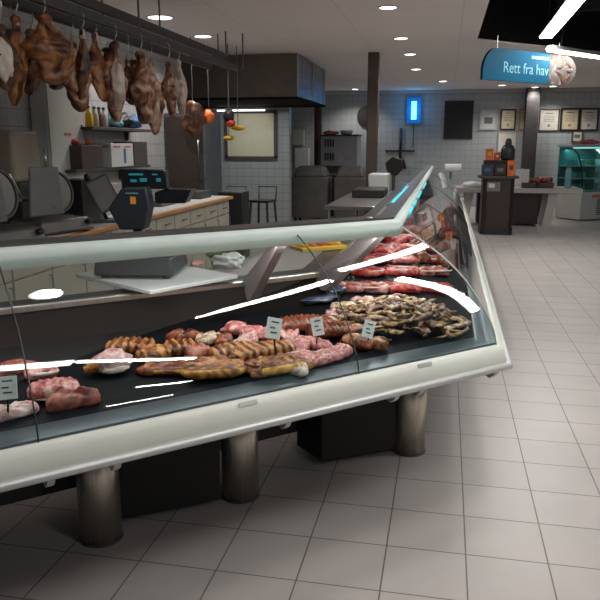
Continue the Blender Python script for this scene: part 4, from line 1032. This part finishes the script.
frame(445, 101, 472, 139, 'black menu board on the tiled back wall', 'dark_wood', 'black', 'black_board', 'board', .04)
frame(480, 109, 497, 130, 'pale framed picture with a grey motif, leftmost of the certificates', 'cream_enamel', 'white_plastic', art=[(0, -.05, .45, .3)])
frame(501, 109, 515, 130, 'framed diploma with dark border, left of the dark rear pillar', 'black', 'parchment', art=dip)
frame(519.5, 109, 530, 130, 'light framed diploma partly hidden by the dark rear pillar', 'wood', 'parchment', art=dip)
frame(540, 109, 558, 131, 'thin framed diploma just right of the dark rear pillar', 'dark_grey', 'paper', art=dip, inner=.02)
frame(561, 108, 578.5, 131, 'black framed yellowish diploma, second right of the rear pillar', 'black', 'parchment', art=dip, inner=.04)
frame(580, 108, 597.5, 131, 'black framed pale diploma at the right edge', 'black', 'paper', art=dip, inner=.04)
frame(572, 130.5, 582, 142, 'small framed card hung below the two black diplomas', 'dark_grey', 'paper', art=[(0, 0, .5, .3)], inner=.02)
frame(499, 132, 515, 152, 'unframed pale poster on the tiles above the kiosk packets', 'white_plastic', 'paper', art=None, inner=.01)

# hanging sign
sa = atY(482, 66, 9.2); 
def sign_x(px):     # distance along 45 degree direction where the column px is met
    r = ray(px, 66); # sa + k*(s,s) on ray (x/y ratio)
    q = r[0]/r[1]; s2 = math.sqrt(.5); return (q*sa.y-sa.x)/(s2-q*s2)
WL = sign_x(575); zt_, zb_ = 2.70, 2.32
t = thing('hanging_sign', 'teal hanging sign reading Rett fra hav with a round seafood picture', 'sign', (sa.x, sa.y, 0), R(45))
Hs = zt_-zb_; n = 12
poly = [(0, zb_), (WL*.69, zb_), (WL*.69, zt_)]+[(Hs*.62-Hs*.62*math.sin(a), zb_+Hs*.25+Hs*.75*math.cos(a)) for a in [math.pi/2*k/n for k in range(n+1)]]
b = MB(); b.prismy(poly, -.02, .02); sb = b.build('panel', M['teal_sign'], t)
poly = [(WL*.69, zt_), (WL*.69, zb_), (WL*.84, zb_)]+[(WL*.84+WL*.16*math.sin(a), zb_+Hs*.5-Hs*.5*math.cos(a)) for a in [math.pi*k/16 for k in range(1, 16)]]+[(WL*.84, zt_)]
b = MB(); b.prismy(poly, -.021, .019); pp = b.build('picture', meatmat('seafood', [(.03, .015, .012), (.12, .06, .04), (.05, .08, .09), (.30, .20, .15)], 5, .8), t)
b = MB()
for k in range(9): 
    a = k*.7; b.blob((WL*.87+.10*math.cos(a), -.024, zb_+Hs*.5+.13*math.sin(a)), (.14, .012, .05), k, .2, 2, 2, mtx=Matrix.Rotation(a, 3, 'Y'))
b.build('shellfish_print', mat('shell_print', (.09, .05, .035), .8, var=.4, scale=12), pp)
tx = txt('lettering', 'Rett fra hav', .185, M['sign_text'], sb, (WL*.44, -.0215, zb_+Hs*.42), (R(90), 0, 0)); join_text(tx)
b = MB(); b.box((WL*.58, -.022, zb_+Hs*.82), (.34, .004, .035)); b.build('small_lettering', M['sign_text'], sb)
b = MB()
for x in (.25, WL*.8): b.tube([(x, 0, zt_-.02), (x, 0, CZ)], .006, 6)
b.build('wire', M['steel'], t)

# ------------------------------------------------------------------ kiosk, bench, fridge
kp = atz(495.5, 235, 0)
t = thing('kiosk_stand', 'dark wooden angular stand with overhanging top in the aisle', 'stand', (kp.x, kp.y+.28, 0), R(2))
def octo(w, d, c): return [(-w+c, -d), (w-c, -d), (w, -d+c), (w, d-c), (w-c, d), (-w+c, d), (-w, d-c), (-w, -d+c)]
b = MB(); b.prism(octo(.265, .26, .07), .09, .97); b.build('body', M['dark_wood'], t, bevel=.004)
b = MB(); b.prism(octo(.275, .27, .07), 0, .12); b.build('plinth', M['black'], t)
b = MB(); b.prism(octo(.33, .31, .09), .97, 1.01); b.build('top', M['dark_grey'], t, bevel=.006)
b = MB(); b.box((-.09, -.264, .83), (.22, .006, .16)); o = b.build('notice', M['grey_plastic'], t); b = MB(); b.box((-.12, -.268, .85), (.10, .003, .07)); b.build('print', M['paper'], o)
kx, ky = kp.x, kp.y+.28
def pk(dx, dy, z, d, m_, lab, name='snack_box', deco='paper'):
    t = thing(name, lab, 'box', (kx+dx, ky+dy, z)); b = MB(); b.box((0, 0, d[2]/2), d); b.build('carton', M[m_], t, bevel=.006)
    b = MB(); b.box((0, -d[1]/2-.001, d[2]*.55), (d[0]*.5, .003, d[2]*.3)); b.build('print', M[deco], t); return t
pk(-.19, -.15, 1.011, (.20, .12, .19), 'charcoal', 'dark display box at the left of the kiosk top', deco='blue')
pk(.02, -.15, 1.011, (.19, .12, .19), 'dark_wood', 'dark brown display box in the middle of the kiosk top', deco='grey_plastic')
pk(.20, -.15, 1.011, (.13, .12, .26), 'orange', 'bright orange box at the right of the kiosk top', deco='dark_grey')
pk(-.0, .08, 1.011, (.5, .2, .26), 'black', 'long black display step at the rear of the kiosk top', deco='dark_grey')
pk(-.16, .08, 1.272, (.13, .12, .20), 'orange', 'orange bag box upper left on the kiosk display', deco='yellow')
pk(-.03, .08, 1.272, (.10, .12, .13), 'red', 'small red box on the upper kiosk display', deco='yellow')
bk = MB(); 
t = thing('toy_robot', 'dark blue rounded dome jar on the upper kiosk display', 'jar', (kx+.15, ky+.08, 1.272)); t.name = 'dome_jar'
b = MB(); b.lathe([(.10, 0), (.12, .03), (.12, .18), (.09, .25), (.05, .27)], n=20); b.build('body', M['charcoal'], t, smooth=True)
b = MB(); b.lathe([(.05, .26), (.06, .29), (.045, .36), (.0, .38)], n=16); b.build('lid', M['dark_grey'], t, smooth=True)

# long bench table at Y 14
t = thing('display_table', 'long low grey display table with slanted legs behind the kiosk stand', 'table', (1.30, 14.3, 0))
b = MB(); b.box((0, 0, .69), (2.42, .85, .09)); b.build('tabletop', M['plaster'], t, bevel=.01)
for x in (-.95, .58):
    b = MB(); sgn = 1 if x > 0 else -1
    b.prismy([(x-.05, 0), (x+.10, 0), (x+.20, .645), (x+.04, .645)], -.36, -.30); b.prismy([(x-.05, 0), (x+.10, 0), (x+.20, .645), (x+.04, .645)], .30, .36); b.build('leg', M['plaster'], t)
b = MB(); b.box((-.10, .1, .34), (1.15, .5, .60)); b.build('under_cabinet', M['dark_wood'], t, bevel=.01)
tb_z = .736
for i, (px, w_, lab) in enumerate([(530, .30, 'left one'), (544, .32, 'right one')]):
    p = atY(px, 182, 14.1)
    t = thing('fruit_basket', 'shallow tray of red packs on the display table, '+lab, 'basket', (p.x, 14.15, tb_z))
    b = MB(); b.box((0, 0, .05), (w_, .3, .10), top=(1.1, 1.1)); b.build('tray', M['dark_grey'], t, bevel=.006)
    for k in range(7):
        b = MB(); b.blob(((-.11+.04*(k % 6)), -.06+.06*(k % 3), .12+.02*(k % 2)), (.10, .10, .09), k+i, .15, 2, 2); b.build('fruit', M['red'] if k % 3 else M['smoke'], t, smooth=True)
p = atY(462, 188, 14.1)
t = thing('paper_tray', 'white wrapped loaf of papers at the left end of the display table', 'paper', (.52, 14.1, tb_z)); b = MB(); b.blob((0, 0, .05), (.42, .3, .12), 3, .15, 2, 3, .8); b.build('bundle', M['paper_white'], t, smooth=True)
b = MB(); b.tube([(0, 0, .0), (0, 0, .36)], .02, 8); b.box((0, 0, .20), (.26, .02, .30)); tag(b.build('sign_stand', M['white_plastic'], None, loc=(1.42, 14.05, tb_z)), 'small white sign stand on the display table beside the kiosk', 'sign stand')
b = MB(); b.lathe([(.05, 0), (.06, .02), (.06, .32), (.03, .38)], n=14); tag(b.build('bottle', M['lightblue'], None, smooth=True, loc=(2.28, 14.2, tb_z)), 'tall pale bottle on the display table next to the glass fridge', 'bottle')
# white roll light at the end of the counter
p = atY(452, 167, 13.6)
t = thing('paper_roll', 'white paper roll on a thin stand beyond the end of the counter', 'paper roll', (p.x, 13.2, 0))
b = MB(); b.tube([(-.13, 0, p.z), (.16, 0, p.z)], .07, 18); b.build('roll', M['paper_white'], t)
b = MB(); b.tube([(-.02, 0, 0), (-.02, 0, p.z-.06)], .02, 8); b.lathe([(.15, 0), (.15, .015), (.02, .03)], (-.02, 0, 0), 18); b.build('stand', M['steel'], t)

# glass fridge
fx = 2.74; fy = 15.3
t = thing('glass_fridge', 'open white display fridge with curved teal glass at the right edge', 'fridge', (fx, fy, 0), R(36))
W_ = 1.05
b = MB(); b.box((W_/2, .35, .30), (W_, .7, .56)); b.build('base', M['white_enamel'], t, bevel=.01)
b = MB()
for k in range(9): b.box((W_*.62, -.004, .12+.04*k), (.42, .012, .022))
b.build('vent_grille', M['grey_plastic'], t)
b = MB(); b.box((.42, -.004, .50), (.24, .006, .05)); b.build('brand_plate', M['pink_ink'], t)
side = [(0, .58), (0, .72), (.05, 1.05), (.18, 1.35), (.36, 1.48), (.70, 1.50), (.70, .58)]
b = MB(); b.prismx([(y, z) for y, z in side], -.012, -.002); b.build('side_glass', M['glass_teal'], t)
b = MB(); b.prismx([(y, z) for y, z in side], W_+.002, W_+.012); b.build('side_glass', M['glass_teal'], t)
b = MB(); b.tube([(.0, y, z) for y, z in side[:5]], .014, 8); b.tube([(W_, y, z) for y, z in side[:5]], .014, 8); b.build('frame', M['black'], t, smooth=True)
b = MB()
o_, i_ = side[:5], [(y+.008, z-.004) for y, z in side[:5]]
b.rings([[(0.0, y, z) for y, z in o_+i_[::-1]], [(W_, y, z) for y, z in o_+i_[::-1]]]); b.build('curved_glass', M['glass_teal'], t)
for k, (z, d) in enumerate(((.60, .6), (.85, .52), (1.10, .42))):
    b = MB(); b.box((W_/2, .68-d/2, z), (W_-.02, d, .015)); sh = b.build('shelf', M['white_plastic'], t)
b = MB(); b.box((W_/2, .69, 1.04), (W_, .02, .90)); b.build('back_wall', mat('teal_back', (.08, .22, .23), .4), t)
b = MB(); b.box((W_/2, .55, 1.515), (W_+.03, .42, .04)); b.build('canopy', M['white_enamel'], t, bevel=.006)
b = MB(); b.tube([(.05, .40, 1.47), (W_-.05, .40, 1.47)], .014, 8); b.build('lamp', M['case_light'], t)
l = bpy.data.lights.new('fridge_glow', 'AREA'); l.shape = 'RECTANGLE'; l.size = .9; l.size_y = .05; l.energy = 2; l.color = (.6, 1, 1)
o = bpy.data.objects.new('fridge_glow', l); col.objects.link(o); o.location = (fx+(W_/2)*math.cos(R(36))-.4*math.sin(R(36)), fy+(W_/2)*math.sin(R(36))+.40*math.cos(R(36)), 1.44)
for k in range(12):
    zz = [.608, .858, 1.108][k // 4]; x = .14+.25*(k % 4)
    b = MB(); b.box((0, 0, .06), (.15, .16, .12), top=(.9, .9)); tag(b.build('food_pack', M[['lightblue', 'white_plastic', 'green', 'lightblue'][(k*3) % 4]], None, bevel=.01, loc=(fx+x*math.cos(R(36))-.45*math.sin(R(36)), fy+x*math.sin(R(36))+.45*math.cos(R(36)), zz), rz=R(36)), ['pale', 'white', 'green', 'light blue'][k % 4]+' food pack on the '+['bottom', 'middle', 'top'][k//4]+' shelf of the glass fridge, '+['leftmost', 'second from left', 'third from left', 'rightmost'][k % 4], 'food pack', 'food packs in the glass fridge')
b = MB(); b.blob((0, 0, .05), (.40, .25, .11), 5, .2, 2, 3, .8); tag(b.build('bread_bag', M['pink_ink'], None, smooth=True, loc=(fx+.15, fy+.62, 1.536)), 'reddish bag lying on top of the glass fridge', 'bag')
# dark cabinet left of fridge
b = MB(); b.box((2.12, 16.3, .36), (.36, .5, .72)); b.box((2.12, 16.3, .78), (.30, .44, .12)); tag(b.build('dark_cabinet', M['dark_wood'], None, bevel=.01), 'dark low cabinet between display table and glass fridge', 'cabinet')

# pieces that stand apart become parts of their own
def split_loose(o):
    bm = bmesh.new(); bm.from_mesh(o.data); seen = set(); comps = []
    for v in bm.verts:
        if v in seen: continue
        st = [v]; seen.add(v); c = []
        while st:
            x = st.pop(); c.append(x)
            for e in x.link_edges:
                y = e.other_vert(x)
                if y not in seen: seen.add(y); st.append(y)
        comps.append(c)
    if len(comps) > 1:
        base = o.name.split('.')[0]
        for c in comps:
            idx = {v: i for i, v in enumerate(c)}; me = bpy.data.meshes.new(base)
            fs = [f for f in {f for v in c for f in v.link_faces}]
            me.from_pydata([tuple(v.co) for v in c], [], [[idx[v] for v in f.verts] for f in fs])
            for m_ in o.data.materials: me.materials.append(m_)
            sm = o.data.polygons[0].use_smooth
            for p_ in me.polygons: p_.use_smooth = sm
            n = o.copy(); n.data = me; n.name = base; col.objects.link(n)
        for ch in list(o.children): pass
        bpy.data.objects.remove(o)
    bm.free()
for o in [o for o in list(bpy.data.objects) if o.type == 'MESH' and o.parent and not o.children and o.name.split('.')[0] in
          ('hanger', 'leg', 'readout', 'vent_slot', 'wire', 'foot', 'corner_strip', 'footrest', 'leaf', 'frame') and not (o.name.startswith('frame') and 'picture' in o.parent.name)]:
    split_loose(o)
